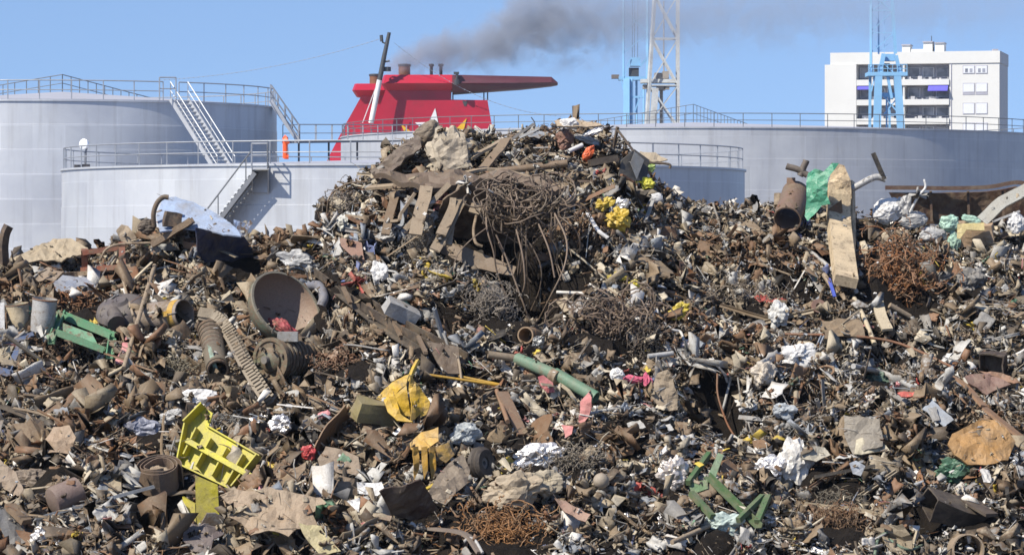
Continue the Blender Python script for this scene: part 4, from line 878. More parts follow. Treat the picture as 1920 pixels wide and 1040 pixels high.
plate('scrap_block','tan square block on the crest left of the wide brown pipe','block',[(1452,362),(1468,362),(1470,382),(1452,384)],.4,0,10,.12,'tan',.2)
beam('black_stick', 'black square stick leaning left above the right-hand crest', 'stick', [(1658,336,.9),(1637,287,.9)], .085, .085, color='black', al=0)
beam('white_pipe', 'white bent pipe with lumpy lagging right of the tall cream column', 'pipe', [(1600,352,.9),(1618,340,.9),(1640,333,.9),(1660,337,.9)], .13, prof='round', color='lgrey', al=.1, mat=M_C, crum=.06)
sk = onto('waste_skip', 'long dark brown steel skip wall on the crest at the right edge', 'skip', 1800, 400)
plate('side_wall','','',[(1668,362),(1760,362),(1850,360),(1905,350),(1935,356),(1935,425),(1850,425),(1700,418)],-.5,10,-12,.06,(.075,.035,.025),.65,None,.03,sk)
beam('top_rail','','',[(1660,352,-.2),(1720,352,-.2),(1770,353,-.2),(1850,351,-.2),(1905,342,-.2),(1935,348,-.2)],.10,.08,'flat',color=(.10,.055,.04),al=.4,parent=sk)
beam('lower_rail','','',[(1720,408,-.8),(1840,402,-.8)],.10,.08,color=(.18,.11,.07),al=.4,parent=sk)
for x in (1745,1815,1880): beam('rib','','',[(x,358,-.35),(x+2,415,-.35)],.05,.05,color=(.06,.03,.022),al=.5,parent=sk)
for i,(x,y,w,h,col,lab) in enumerate(((1664,396,48,40,'white','plump white sack beside the tall cream column'),(1712,412,46,28,'lgrey','pale grey sack right of the plump white sack'),(1748,440,44,26,'lgrey','crumpled grey-white sack below the skip wall'),(1780,418,34,30,'mint','pale mint plastic film below the skip wall'),(1905,418,30,34,'white','white sack at the right edge below the skip wall'),(1695,388,30,40,'lgrey','whitish torn film sticking up between the sacks'),
    (1822,412,36,14,'mint','mint green flat bag in front of the skip wall'),(1790,450,20,36,'mint','thin mint film hanging left of the beige tub'))):
    crumple('plastic_sack', lab, 'sack', x,y,w,h,.6,random.uniform(-20,20),col,.02,M_C,.4)
beam('bent_white_rod','bent white rod rising in front of the skip wall','rod',[(1706,398,.7),(1722,368,.8),(1735,352,.8),(1733,336,.8)],.05,prof='round',color='white',al=.05,mat=M_C)
beam('sheet_strip','long pale folded sheet leaning up to the right edge across the skip wall','sheet',[(1842,412,.6),(1870,388,.5),(1930,352,.4)],.26,.04,'flat',color=(.36,.37,.35),al=.1,up=(-.5,-1,.3),crum=.05)
beam('sheet_strip','thin pale strip just below the long folded sheet at the right edge','strip',[(1860,416,.6),(1912,396,.6)],.08,.04,'flat',color='lgrey',al=.1)
boxy('beige_tub', 'beige and pink box with yellow top lying below the skip wall', 'box', 1826, 438, .72, .42, .4, (15,-3,-12), .5, (.42,.30,.20), .1, M_P)
plate('tub_lid','yellow-beige lid strip lying on the beige box','lid',[(1795,420),(1845,416),(1846,432),(1812,430),(1800,448),(1794,446)],.95,-5,30,.02,(.52,.44,.20),.05,M_P,.02)
tangle('rebar_tangle', 'big tangle of rusty orange reinforcing wire right of the tall cream column', 'wire tangle', 1685, 520, 180, 150, 300, .011, (.28,.115,.04), .45, (.4,1.3), .55, depth=.5, seg=12)
tangle('rebar_tangle', 'matted rusty orange wire at the bottom edge under the dark steel tray', 'wire tangle', 935, 1000, 220, 100, 420, .008, (.32,.15,.05), .35, (.4,1.6), .45, depth=.4, seg=12)
tangle('rebar_tangle', 'brown fibrous wire mat low on the slope right of the green bracket', 'wire tangle', 1575, 975, 150, 70, 300, .006, (.22,.12,.06), .3, (.3,1.0), .4, depth=.3, seg=8)
tangle('fibre_mat', 'grey-green frayed fibre above the rusty wire mat at lower right', 'fibre', 1570, 935, 130, 40, 160, .005, (.20,.18,.14), .3, (.3,.9), .0, depth=.3, seg=8)
tangle('rebar_tangle', 'scattered orange-brown wire between the pails and the green channel frame', 'wire tangle', 130, 570, 190, 60, 220, .012, (.26,.11,.045), .3, (.3,.9), .55, depth=.3, seg=8)
tangle('rebar_tangle', 'short brown rods scattered below the motor', 'wire tangle', 640, 680, 130, 60, 180, .012, (.20,.10,.055), .3, (.2,.6), .5, depth=.3, seg=6)
tangle('rebar_tangle', 'dark brown chips and wire in the shade below the green channel frame', 'wire tangle', 100, 655, 130, 60, 140, .014, (.14,.075,.04), .25, (.2,.6), .5, depth=.3, seg=6)
for x,y,w,h,n_,col,lab in ((920,570,110,100,420,(.26,.23,.20),'dark grey matted shreds left of the black hollow'),(735,470,90,50,260,(.33,.31,.28),'grey matted shreds below the planks'),(790,455,90,40,220,(.30,.27,.23),'dusty matted shreds at the foot of the planks'),
    (430,790,110,40,200,(.28,.28,.27),'grey stringy shreds above the yellow ribbed frame'),(1210,650,90,90,160,(.12,.10,.085),'dark wiry shreds below the cable bundle'),(330,690,120,50,200,(.30,.27,.20),'straw-like dusty shreds on the left slope below the long pole'),(1080,860,160,60,240,(.24,.21,.17),'brown fibrous shreds right of the bright crumpled foil'),(1400,560,160,80,220,(.22,.18,.14),'dusty wiry shreds on the middle of the right slope')):
    tangle('matted_shreds', lab, 'shreds', x, y, w, h, n_, .007, col, .3, (.2,.7), .15, depth=.35, seg=7)
for pa,w,col,lab in (([(1519,470),(1560,505),(1606,546)],.08,'lgrey','long pale pole slanting down right under the tall cream column'),([(1602,560),(1622,600),(1640,645)],.09,'cream','pale flattened tube pointing down right below the tall cream column'),([(1600,686),(1660,700),(1712,726)],.10,'lgrey','pale grey curved pole lying to the right in the lower right slope'),([(1545,515),(1570,552)],.10,'tan','reddish-tan short board under the left of the tall cream column'),
    ([(1646,566),(1652,592),(1664,618)],.2,'cream','pale elbow pipe below the rusty orange tangle'),([(1668,572),(1706,594)],.11,'tan','short tan rod beside the pale elbow pipe'),([(1846,765),(1925,828)],.18,(.30,.17,.10),'broad red-brown beam running off the right edge behind the ochre plate'),([(1740,690),(1800,715),(1845,762)],.13,(.30,.17,.10),'red-brown beam slanting down towards the ochre plate'),
    ([(1470,626),(1600,630),(1690,645),(1790,690)],.05,'rust','long thin rusty rod curving across the right-hand slope'),([(1240,602),(1262,618),(1276,622),(1283,642)],.05,'white','bent white hose on the slope right of the cable bundle'),([(1215,668),(1262,662)],.09,'lgrey','short pale pipe right of the cable bundle'),([(0,760),(48,778),(92,800)],.2,'dark','dark board slanting down at the left edge'),
    ([(1345,700),(1346,740),(1362,790),(1380,822)],.035,'rust','thin rusty wire curving down through the dark hollow at right'),([(1800,930),(1860,965)],.24,'dark','dark brown box section lying at the lower right'),([(120,745),(245,682)],.07,'cream','pale thin strip slanting up right on the left slope'),([(150,705),(96,745)],.06,'tan','thin tan strip on the left slope below the green channel frame'),
    ([(860,705),(940,722),(800,702)],.05,'amber','thin amber rod lying level below the long dark beam'),([(832,640),(858,668),(868,740)],.045,'tan','bowed wire hanging from the end of the long dark beam'),([(942,735),(980,815)],.2,(.24,.15,.10),'red-brown plank pointing down under the green pipe'),([(930,728),(952,790)],.08,(.26,.15,.09),'thin red-brown plank beside the wider one under the green pipe'),
    ([(850,790),(935,722)],.12,(.16,.13,.10),'dark grey bent bar slanting up right of the yellow crumpled scoop'),([(805,990),(870,1000),(900,1036)],.12,(.20,.16,.14),'dusty flat bar curving off the bottom edge'),([(870,1015),(880,1008),(892,1014),(905,1036)],.05,'lgrey','small pale hook at the bottom edge'),([(1260,1016),(1330,985)],.08,'tan','pale tan board at the bottom right of centre'),
    ([(1640,1040),(1650,1005),(1690,990)],.05,(.16,.26,.19),'thin green arched tube at the bottom edge'),([(1665,1010),(1705,1030),(1745,1012)],.05,(.16,.26,.19),'second green tube joining the arched one at the bottom edge'),([(430,925),(500,975),(520,1005)],.09,(.42,.38,.05),'yellow-edged curved strip along the tan panel'),([(630,852),(660,905)],.05,'dark','dark slot strip on the folded brown box')):
    thick = w; 
    if w > .11: pr_ = 'flat'; hh = .05
    else: pr_ = 'round'; hh = w
    beam('scrap_pole' if pr_=='round' else 'scrap_board', lab, 'pole' if pr_=='round' else 'board', [(*p_,.5) for p_ in pa], w, hh, pr_, color=col, al=.25)
plate('ochre_plate', 'large ochre and grey irregular plate at the lower right edge', 'plate', [(1776,832),(1786,812),(1812,800),(1840,783),(1868,786),(1884,802),(1904,828),(1890,862),(1850,872),(1815,868),(1790,852)], .55, 8, 30, .04, (.42,.24,.09), .38, None, .05, rag=2)
for i,(ol,col,al_,yw,pt,lab) in enumerate(((([(1808,706),(1855,698),(1895,720),(1850,735),(1815,722)]),(.20,.12,.10),.3,0,50,'plum-brown flat sheet above the ochre plate'),([(1835,696),(1880,700),(1915,718),(1900,722)],(.30,.16,.10),.4,0,40,'thin red-brown sheet above the ochre plate'),
    ([(1220,745),(1232,700),(1252,694),(1272,740),(1270,770),(1240,768)],(.30,.24,.17),.15,10,20,'tan triangular plate left of the dark hollow at right'),([(1582,780),(1650,785),(1655,838),(1600,850),(1585,820)],(.24,.22,.19),.1,-10,30,'dusty grey square cloth low on the right slope'),([(1605,822),(1640,815),(1668,845),(1602,850)],(.52,.48,.36),.1,0,35,'cream paper below the dusty grey cloth'),
    ([(1500,842),(1545,838),(1556,856),(1530,868),(1505,862)],(.40,.38,.32),.1,0,40,'pale grey flat card right of the bright crumpled foil'),([(1592,868),(1605,862),(1622,872),(1615,892),(1600,888)],(.42,.46,.52),.0,0,20,'small blue-grey card under the cream paper'),([(84,826),(100,800),(130,796),(142,820),(128,850),(90,848)],(.36,.26,.18),.1,-10,25,'tan curled card at the lower left'),
    ([(412,928),(440,917),(470,922),(505,914),(556,926),(600,932),(612,946),(585,960),(596,984),(556,992),(541,1006),(505,996),(470,1000),(452,978),(430,970),(436,948)],(.33,.25,.175),.3,-5,38,'large smooth tan panel beside the yellow post'),([(598,862),(612,838),(650,845),(672,856),(680,890),(640,888),(602,880)],(.24,.18,.13),.05,-20,25,'upper half of the folded brown box in the lower centre'),([(610,900),(640,892),(672,898),(668,942),(622,938)],(.25,.19,.135),.05,15,5,'lower half of the folded brown box in the lower centre'),
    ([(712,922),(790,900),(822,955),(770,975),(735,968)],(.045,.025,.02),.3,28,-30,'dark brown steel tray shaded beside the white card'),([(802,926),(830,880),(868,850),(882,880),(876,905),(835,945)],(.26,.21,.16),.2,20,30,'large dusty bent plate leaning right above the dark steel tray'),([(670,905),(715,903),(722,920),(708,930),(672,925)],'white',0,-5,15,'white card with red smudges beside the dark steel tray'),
    ([(650,938),(674,932),(672,960)],'white',0,-10,10,'small white triangle of card under the white card'),([(1084,790),(1088,752),(1104,735),(1110,745),(1104,780),(1092,796)],'pink',.02,-15,10,'long pointed pink oval plate standing in front of the green pipe'),([(1008,706),(1018,703),(1036,718),(1040,734),(1026,736),(1012,722)],(.42,.10,.12),.1,0,20,'dark pink oval piece lying on the green pipe'),
    ([(1052,795),(1075,800),(1072,815),(1060,822)],'pink',.1,0,20,'small torn pink piece left of the long pink oval'),([(1040,935),(1062,938),(1108,965),(1098,978),(1060,960)],(.36,.22,.17),.1,0,35,'pinkish-brown flat panel above the bottom wire mat'),([(60,520),(90,500),(120,510),(100,530)],(.26,.2,.15),.3,0,40,'brown folded plate at the far left crest'),
    ([(1682,736),(1726,730),(1708,742),(1690,744)],(.55,.12,.10),.05,0,45,'thin red shard on the right-hand slope'),([(700,960),(735,968),(732,978),(700,972)],(.25,.18,.13),.2,0,30,'narrow brown lip under the white card'),([(0,860),(30,885),(50,925),(30,935),(0,905)],(.26,.2,.15),.3,-20,30,'broad dusty curved sheet at the lower left edge'),
    ([(345,985),(412,985),(420,1000),(400,1012),(395,1035),(360,1030),(342,1010)],(.14,.115,.12),.2,10,40,'dark dented cap under the yellow post'),([(560,980),(600,985),(640,1032),(600,1040),(575,1010)],(.45,.40,.22),.1,0,30,'yellowish cream sheet at the bottom edge, right of the tan panel'))):
    plate('scrap_plate', lab, 'plate', ol, .55+.02*i%.2, yw, pt, .025, col, al_, (M_C if col=='white' else None), .045, rag=2.4)
o = bpy.data.objects
m = MB()
for x,y in ((690,909),(697,912),(694,918),(700,920)): p_ = P(x,y,.62); m.box(p_-Vector((.02,.01,.02)), p_+Vector((.03,.01,.015)))
wc = [x for x in COL.objects if x.get('label')=='white card with red smudges beside the dark steel tray'][0]; m.build('red_smudge', M_C, wc, cc((.6,.1,.1),0))
# yellow ribbed frame
yf = onto('yellow_ribbed_frame', 'bright yellow steel frame with upright ribs lying tilted at the lower left', 'frame', 410, 880)
def yq(x,y,d): return P(x,y,d)
Y_ = (.54,.50,.02); c0_ = P(412,850,.55); n0 = nrm(-18,25)
def onpl(x,y,off=0.0):
    r = ray(x,y); t_ = (c0_+n0*off-EYE).dot(n0)/r.dot(n0); return EYE+r*t_
def ypl(name, pts, th_=.02): m = MB(); m.add(*prism(pts, n0*th_)); return sub(m,name,M_P,yf,Y_,.03)
ypl('back_plate',[onpl(340,852),onpl(352,790),onpl(385,765),onpl(400,775),onpl(392,800),onpl(490,858),onpl(438,918),onpl(338,872)],.03)
def rib(a,b,hgt,name='rib',th_=.025):
    A,B_ = onpl(*a), onpl(*b); m = MB(); e = (B_-A).cross(n0).normalized()*th_
    m.add(*prism([A,B_,B_+n0*hgt,A+n0*hgt], e)); return sub(m,name,M_P,yf,Y_,.03)
rib((350,858),(374,808),.20); rib((374,880),(402,828),.22); rib((404,898),(432,846),.22); rib((430,915),(462,858),.22); rib((338,868),(352,800),.2,'end_rib'); rib((440,918),(488,858),.22,'end_rib')
rib((338,872),(438,920),.16,'lower_flange'); rib((392,800),(490,856),.10,'upper_flange'); rib((352,798),(386,764),.26,'head_rib')
m = MB(); A,B_ = onpl(350,825,.24), onpl(474,894,.24); m.add(*barg(A,B_,.09,.05,n0)); sub(m,'front_bar',M_P,yf,Y_,.02)
for ol,lab,yw,pt in (([(366,890),(408,908),(412,985),(368,990)],'flat yellow post face below the yellow ribbed frame, right one of two',5,5),([(343,930),(366,944),(367,990),(344,1000)],'darker yellow post side below the yellow ribbed frame, left one of two',-35,5)):
    plate('yellow_post', lab, 'post', ol, .5, yw, pt, .05, (.48,.43,.04), .12, M_P, .01)
# yellow scoop
ys = onto('yellow_scoop', 'crumpled mustard yellow scoop with torn fingers in the lower centre', 'scoop', 760, 790)
for ol,pt,yw in (([(706,748),(735,715),(768,702),(764,724),(738,742),(722,752)],25,-25),([(735,745),(762,722),(770,780),(742,776)],10,0),([(768,702),(790,728),(806,752),(803,775),(772,788),(770,735)],15,25),([(720,752),(742,745),(752,778),(775,792),(745,790),(728,775)],35,-10)):
    plate('folded_plate','','',ol,.75,yw,pt,.03,(.60,.38,.03),.12,M_P,.05,ys)
beam('prong','','',[(766,715,.8),(776,690,.85),(784,675,.85)],.07,.05,'flat',color=(.62,.42,.04),al=.1,mat=M_P,parent=ys)
boxy('dusty_casing','dusty olive and yellow casing leaning on the yellow scoop','casing',706,772,.75,.34,.35,(20,12,25),.55,(.26,.22,.10),.15,M_P)
ym = onto('yellow_mangled_panel', 'mangled amber panel with ribs hanging down, left of the bent dusty plate', 'panel', 800, 870)
plate('top','','',[(768,830),(790,812),(822,802),(822,826),(795,842),(770,840)],.7,-10,45,.03,(.60,.36,.07),.1,M_P,.03,ym)
for x in (780,797,812): plate('rib','','',[(x-7,838),(x+4,836),(x+5,880),(x-2,898),(x-6,870)],.7,random.uniform(-30,30),5,.02,(.50,.28,.03),.15,M_P,.03,ym)
plate('fold','','',[(815,838),(840,830),(852,852),(835,868),(822,860)],.75,20,20,.03,(.42,.26,.05),.3,M_P,.04,ym)
# green pipe + green bracket
gp = onto('green_pipe', 'long dusty green pipe with a tan joint slanting down right across the centre', 'pipe', 1040, 710)
for pa,w,col,al_ in (([(970,672),(1040,702)],.21,(.13,.24,.17),.15),([(1040,700),(1118,745)],.22,(.12,.25,.17),.15),([(915,664),(972,672)],.13,(.28,.22,.16),.2)):
    beam('pipe_length' ,'','',[(*p_,.6) for p_ in pa],w,prof='pipe',color=col,al=al_,mat=M_P,parent=gp)
beam('joint','','',[(1034,702,.6),(1046,708,.6)],.25,prof='round',color='tan',parent=gp)
gb_ = onto('green_bracket', 'angular green steel bracket with a long diagonal bar at the lower right of centre', 'bracket', 1360, 930)
for pa,w,pr_ in (([(1326,890),(1424,986)],.12,'L'),([(1290,905),(1330,850)],.08,'flat'),([(1296,924),(1336,968)],.09,'flat'),([(1420,978),(1440,930)],.10,'flat'),([(1384,975),(1430,930)],.08,'flat')):
    beam('bar','','',[(*p_,.7) for p_ in pa],w,.09,pr_,color=(.055,.13,.05),al=.08,mat=M_P,parent=gb_)
plate('gusset','','',[(1290,905),(1326,898),(1328,915),(1298,926)],.7,0,30,.03,(.13,.22,.11),.05,M_P,.01,gb_)
plate('upright','','',[(1328,890),(1346,848),(1357,852),(1342,893)],.78,0,20,.03,(.18,.32,.19),.05,M_P,.01,gb_)
# foil, film and rags
for x,y,w,h,col,mt,lab,nm in ((1012,852,80,38,'foil',M_F,'bright crumpled foil right of the round rubber wheel','foil_ball'),(1262,890,52,60,(.75,.70,.66),M_F,'tall pinkish crumpled foil left of the green bracket','foil_ball'),(1490,866,56,76,(.74,.73,.70),M_C,'large white crumpled film right of the green bracket','crumpled_film'),(1445,880,52,42,'foil',M_F,'glittering crushed foil beside the large white film','foil_ball'),
    (1492,668,58,40,'white',M_C,'white folded film high on the right slope','crumpled_film'),(525,797,36,30,'foil',M_F,'small silver foil ball above the folded brown box','foil_ball'),(362,748,62,30,'white',M_C,'fluffy white shreds above the yellow ribbed frame','crumpled_film'),(320,782,40,24,'lgrey',M_C,'pale shreds left of the yellow ribbed frame','crumpled_film'),
    (268,803,56,32,(.24,.26,.34),M_C,'smooth blue-grey lump left of the yellow ribbed frame','plastic_lump'),(1158,702,22,20,'white',M_C,'white ball of film right of the green pipe','crumpled_film'),(710,510,28,34,'white',M_C,'white rag on the slope below the brown flap','crumpled_film'),(655,418,40,36,(.62,.64,.62),M_C,'pale grey bent film under the pale L-shaped rail','crumpled_film'),
    (560,490,60,30,'lgrey',M_C,'grey-white crumpled film above the big round tank end','crumpled_film'),(1355,982,64,36,(.45,.56,.54),M_C,'pale cyan crumpled sheet under the green bracket','crumpled_film'),(870,815,44,36,(.38,.42,.44),M_C,'pale grey rounded lump right of the amber panel','plastic_lump'),
    (1460,590,34,44,(.62,.63,.62),M_C,'upright white film on the right slope','crumpled_film'),(1430,700,36,40,(.58,.52,.44),M_C,'pleated cream paper above the dark hollow at right','crumpled_film'),
    (960,920,100,56,(.40,.33,.24),M_S,'long dusty tan sack in the lower centre','cloth_sack'),(1020,905,60,40,(.42,.37,.28),M_S,'creased tan cloth behind the dusty tan sack','cloth_sack'),(1820,530,50,50,(.20,.20,.20),M_S,'grey curled rubber lump under the right crest','plastic_lump'),(1650,712,40,34,(.12,.2,.16),M_C,'dark green net scrap on the right slope','net_scrap'),
    (1790,880,60,40,(.06,.16,.10),M_C,'dark green net left of the ochre plate','net_scrap'),(730,440,40,24,(.42,.42,.42),M_C,'pale grey film lying at the foot of the bent rail','crumpled_film'),(60,900,60,40,(.2,.16,.13),M_S,'dusty brown lump beside the fallen cylinder','matted_lump'),(1215,722,14,34,(.65,.12,.22),M_C,'lower end of a pink ribbon beside the tan triangular plate','ribbon'),(1190,710,36,12,(.65,.12,.22),M_C,'upper end of a pink ribbon right of the green pipe','ribbon'),
    (580,848,22,22,'red',M_C,'small red rag above the folded brown box','rag'),(1010,640,20,20,(.4,.42,.42),M_F,'bright metal scrap below the pipe end','foil_ball'),(1290,648,28,18,(.6,.55,.6),M_C,'pinkish white scrap at the end of the bent white hose','crumpled_film'),(1470,770,40,24,(.40,.44,.48),M_C,'cluster of pale blue-grey lumps on the right slope','plastic_lump'),(75,1010,30,34,'white',M_F,'white ragged film in the bottom left corner','crumpled_film')):
    crumple(nm, lab, nm.replace('_',' '), x,y,w,h,.45,random.uniform(-15,15),col,(.0 if mt is not M_S else .15),mt,.6)
# round things
for x,y,r_,axs,hl,lab,col,ln in ((985,628,.15,(-.35,-.9,.05),True,'open end of a rust-edged pipe below the black hollow',(.30,.2,.12),.5),(98,940,.24,(-.75,-.5,-.3),False,'fallen brown cylinder with a pinkish end at the lower left',(.20,.145,.13),.5),(1816,1030,.26,(.1,-.9,.1),True,'open tan pipe end at the bottom right edge',(.36,.28,.2),.4),(1690,570,.0,(0,0,1),False,'',0,0)):
    if not r_: continue
    ax_ = Vector(axs).normalized(); c = P(x,y,.5); m = MB()
    if hl: m.add(*hollow([c, c-ax_*ln/2, c-ax_*ln], r_, .025, 22))
    else: m.add(*latheg([(.001,-ln),(r_,-ln),(r_,-.06),(r_*.93,0),(r_*.5,.03),(.001,.035)], 24, basis(ax_,loc=c)))
    reg(tag(m.build('pipe_end' if hl else 'metal_roller', M_S, None, cc(col,.3), True), lab, 'pipe' if hl else 'roller'))
cr = onto('coiled_strip', 'roll of brown sheet steel coiled in a spiral left of the yellow ribbed frame', 'coil', 298, 925)
c = P(298,892,.6); M = basis((-.05,-.42,.9), loc=c); pts = []
for i in range(70): a_ = i*.26; r_ = .40-.0030*i+.035*noise.noise(Vector((a_*.9,2,0))); pts.append(M@Vector((r_*math.cos(a_), r_*math.sin(a_)*.92, .05*noise.noise(Vector((a_*.6,7,0))))))
zx = (M.to_3x3()@Vector((0,0,1))); m = MB(); m.add(*sweep(PROF['flat'](.012,.42), pts, zx)); sub(m,'wound_strip',M_S,cr,(.22,.155,.115),.2)
m = MB(); m.add(*latheg([(.001,.02),(.16,.05),(.19,-.02),(.18,-.1)], 14, M)); sub(m,'core',M_S,cr,(.34,.26,.19),.1)
for i in range(3): q_ = M@Vector((.12*math.cos(i*2.2),.12*math.sin(i*2.2),.06)); V,Fc = crumpleg(q_, .13,.10,.06, 2.2+i, .6, 3, M); reg(obj('packed_dirt_clod', V, Fc, M_S, cr, cc((.32,.25,.18),.1)))
c = P(1127,901,.55); m = MB(); m.add(*latheg([(.13*math.cos(a_),.13*math.sin(a_)) for a_ in np.linspace(-math.pi/2+.01,math.pi/2-.01,12)], 20, Matrix.Translation(c))); reg(tag(m.build('ball', M_S, None, cc((.36,.31,.25),0), True), 'dusty tan ball low on the slope left of the tall pinkish foil', 'ball'))
rw = onto('rubber_wheel', 'dark grooved rubber wheel right of the bent dusty plate', 'wheel', 905, 880)
c = P(902,868,.55); M = basis((.75,-.55,.1), loc=c); m = MB(); m.add(*latheg([(.10,-.1),(.22,-.12),(.27,-.07),(.25,-.03),(.28,0),(.25,.03),(.27,.07),(.22,.12),(.10,.1)], 26, M, True)); sub(m,'tyre',M_S,rw,(.06,.05,.045),.1,True)
m = MB(); m.add(*latheg([(.105,-.06),(.105,.06),(.04,.07),(.04,-.07)], 18, M, True)); sub(m,'hub',M_S,rw,(.25,.24,.23),.3,True)
m = MB(); m.add(*[None,None] if False else latheg([(.06,-.03),(.14,-.04),(.15,0),(.14,.04),(.06,.03)], 20, basis((.2,-.8,.4), loc=P(1535,575,.5)), True)); reg(tag(m.build('iron_ring', M_S, None, cc((.25,.15,.12),.4), True), 'flat reddish iron ring on the right slope below the tall cream column', 'ring'))
boxy('dark_crate','small dark ribbed crate near the right edge above the plum-brown sheet','crate',1862,682,.42,.36,.3,(10,0,-15),.5,(.05,.035,.03),.2,open_=(0,-1,0))
boxy('shaded_box','dark open-ended steel box lying at the lower right','box',1795,958,1.1,.34,.5,(28,18,14),.35,(.05,.04,.035),.35,open_=(-1,0,0))
beam('blue_strap','short bright blue strap under the tall cream column','strap',[(1554,522,.7),(1560,540,.7),(1565,556,.6)],.06,.02,color=(.08,.13,.6),al=0,mat=M_C)
beam('castings','machined bearing housing at the bottom left','bearing housing',[(18,948,.5),(34,962,.55),(50,978,.5)],.2,.1,color='brown')
NDEB, NSM, NFO = 110000, 80000, 2600
# ------------------------------------------------------------------ scatter: shapes of the small pieces
def g_sheet(nx, ny, w, h, th_, bend, cr, seed, rag=.25):
    rs = random.Random(seed); V = []; ph = rs.uniform(0,6); fx = rs.uniform(-.3,.3)
    for j in range(ny+1):
        for i in range(nx+1):
            u = i/nx-.5; v = j/ny-.5; e = rag*(.35 if 0<i<nx and 0<j<ny else 1)
            x = u*w+rs.uniform(-e,e)*w/nx; y = v*h+rs.uniform(-e,e)*h/ny
            z = bend*w*((u-fx)**2*2.2)+abs(u-fx*.5)*bend*w*.8+cr*w*(rs.uniform(-1,1)*.5+math.sin(5*v+ph)*.5); V.append((x,y,z))
    n = len(V); V += [(x,y,z-th_) for x,y,z in V]; Fc = []; q = lambda i,j: j*(nx+1)+i
    for j in range(ny):
        for i in range(nx):
            a,b,c,d = q(i,j),q(i+1,j),q(i+1,j+1),q(i,j+1); Fc += [(a,b,c,d),(a+n,d+n,c+n,b+n)]
    for i in range(nx): Fc += [(q(i,0),q(i,0)+n,q(i+1,0)+n,q(i+1,0)),(q(i,ny),q(i+1,ny),q(i+1,ny)+n,q(i,ny)+n)]
    for j in range(ny): Fc += [(q(0,j),q(0,j+1),q(0,j+1)+n,q(0,j)+n),(q(nx,j),q(nx,j)+n,q(nx,j+1)+n,q(nx,j+1))]
    return V, Fc
def g_path(L, curl, kink, seed, n=6, flat=False):
    rs = random.Random(seed); p = Vector((-L/2,0,0)); d = Vector((1,0,0)); out = [p.copy()]; ax = Vector((rs.gauss(0,.3),rs.gauss(0,1),rs.gauss(0,1))).normalized()
    if flat: ax = Vector((0,1,rs.gauss(0,.12))).normalized()
    for i in range(n):
        d.rotate(Quaternion(ax, curl/n+rs.gauss(0,kink))); p = p+d*L/n; out.append(p.copy())
    c = sum(out, Vector())/len(out); return [q-c for q in out]
def g_crum(sub_, seed, flat=.6, amp=.7):
    rs = random.Random(seed); bm = bmesh.new(); bmesh.ops.create_icosphere(bm, subdivisions=2, radius=.5)
    for v in bm.verts:
        r = 1-amp*.75*rs.random()**1.3; v.co = Vector((v.co.x*r*1.35, v.co.y*r*.85, v.co.z*r*flat+amp*.12*math.sin(v.co.x*7+seed)))
    V = [v.co.copy() for v in bm.verts]; Fc = [tuple(v.index for v in f.verts) for f in bm.faces]; bm.free(); return V,Fc
def g_fold(w, h, seed, amp, nf=3, n=5):
    rs = random.Random(seed*13+1); V,Fc = g_sheet(n, max(3,int(n*h/w)+1), w, h, .015, 0, 0, seed, .3); out = []
    fs = [(rs.uniform(0,6.28), rs.uniform(1.2,3.2)/w, rs.uniform(0,1), amp*w*rs.uniform(.5,1.1)) for _ in range(nf)]
    for x,y,z in V:
        zz = z
        for a_,k_,ph,am in fs: t_ = ((x*math.cos(a_)+y*math.sin(a_))*k_+ph)%1.0; zz += am*(abs(t_*2-1)-.5)
        out.append(Vector((x*.9, y*.9, zz)))
    return out, Fc
def g_block(seed):
    rs = random.Random(seed); bm = bmesh.new()
    for _ in range(12): bm.verts.new((rs.uniform(-.5,.5),rs.uniform(-.38,.38),rs.uniform(-.25,.25)))
    bmesh.ops.convex_hull(bm, input=bm.verts[:]); bmesh.ops.delete(bm, geom=[v for v in bm.verts if not v.link_faces], context='VERTS'); bm.verts.index_update()
    V = [v.co.copy() for v in bm.verts]; Fc = [tuple(v.index for v in f.verts) for f in bm.faces]; bm.free(); return V,Fc
SH = {}
SH['sheet'] = [g_sheet(5,4,1,rs_,.022,b_,c_,k,.24) for k,(rs_,b_,c_) in enumerate(((.7,.06,.05),(.5,-.1,.06),(.9,.03,.06),(.8,.0,.04),(.45,.0,.03)))]+[g_fold(1.0,h_,k+33,a_,3,5) for k,(h_,a_) in enumerate(((.7,.07),(.5,.12),(.85,.09),(.4,.06)))]
SH['strip'] = [sweep(PROF['flat'](w_,.02), g_path(1,cu,kk,k+20,6,True), (0,0,1)) for k,(w_,cu,kk) in enumerate(((.08,.4,.1),(.11,.6,.35),(.05,1.2,.3),(.09,.1,.05),(.13,.3,.45),(.05,.5,.5),(.17,.15,.12)))]
SH['angle'] = [sweep(PROF[p_](.11,.09), g_path(1,cu,kk,k+40,4,True), (0,0,1)) for k,(p_,cu,kk) in enumerate((('L',.1,.02),('U',.3,.1),('L',.7,.2),('U',0,.0),('I',.1,.02)))]
SH['pipe'] = [hollow(g_path(1,cu,kk,k+60,4), r_, .014, 9) for k,(r_,cu,kk) in enumerate(((.05,.1,.02),(.07,.8,.1),(.09,0,.0),(.045,1.6,.1)))]
SH['wire'] = [sweep(circ(.026,4), g_path(1,cu,kk,k+80,9)) for k,(cu,kk) in enumerate(((1,.2),(2.5,.2),(.3,.1),(4.5,.3),(1.5,.5),(0.1,.02)))]
SH['crumple'] = [g_fold(w_,h_,k+5,a_,4,6) for k,(w_,h_,a_) in enumerate(((1.1,.8,.2),(1.2,.6,.28),(.9,.8,.34),(1.3,.5,.2),(1.0,.9,.26),(1.1,.7,.4)))]
SH['block'] = [g_block(k+3) for k in range(6)]
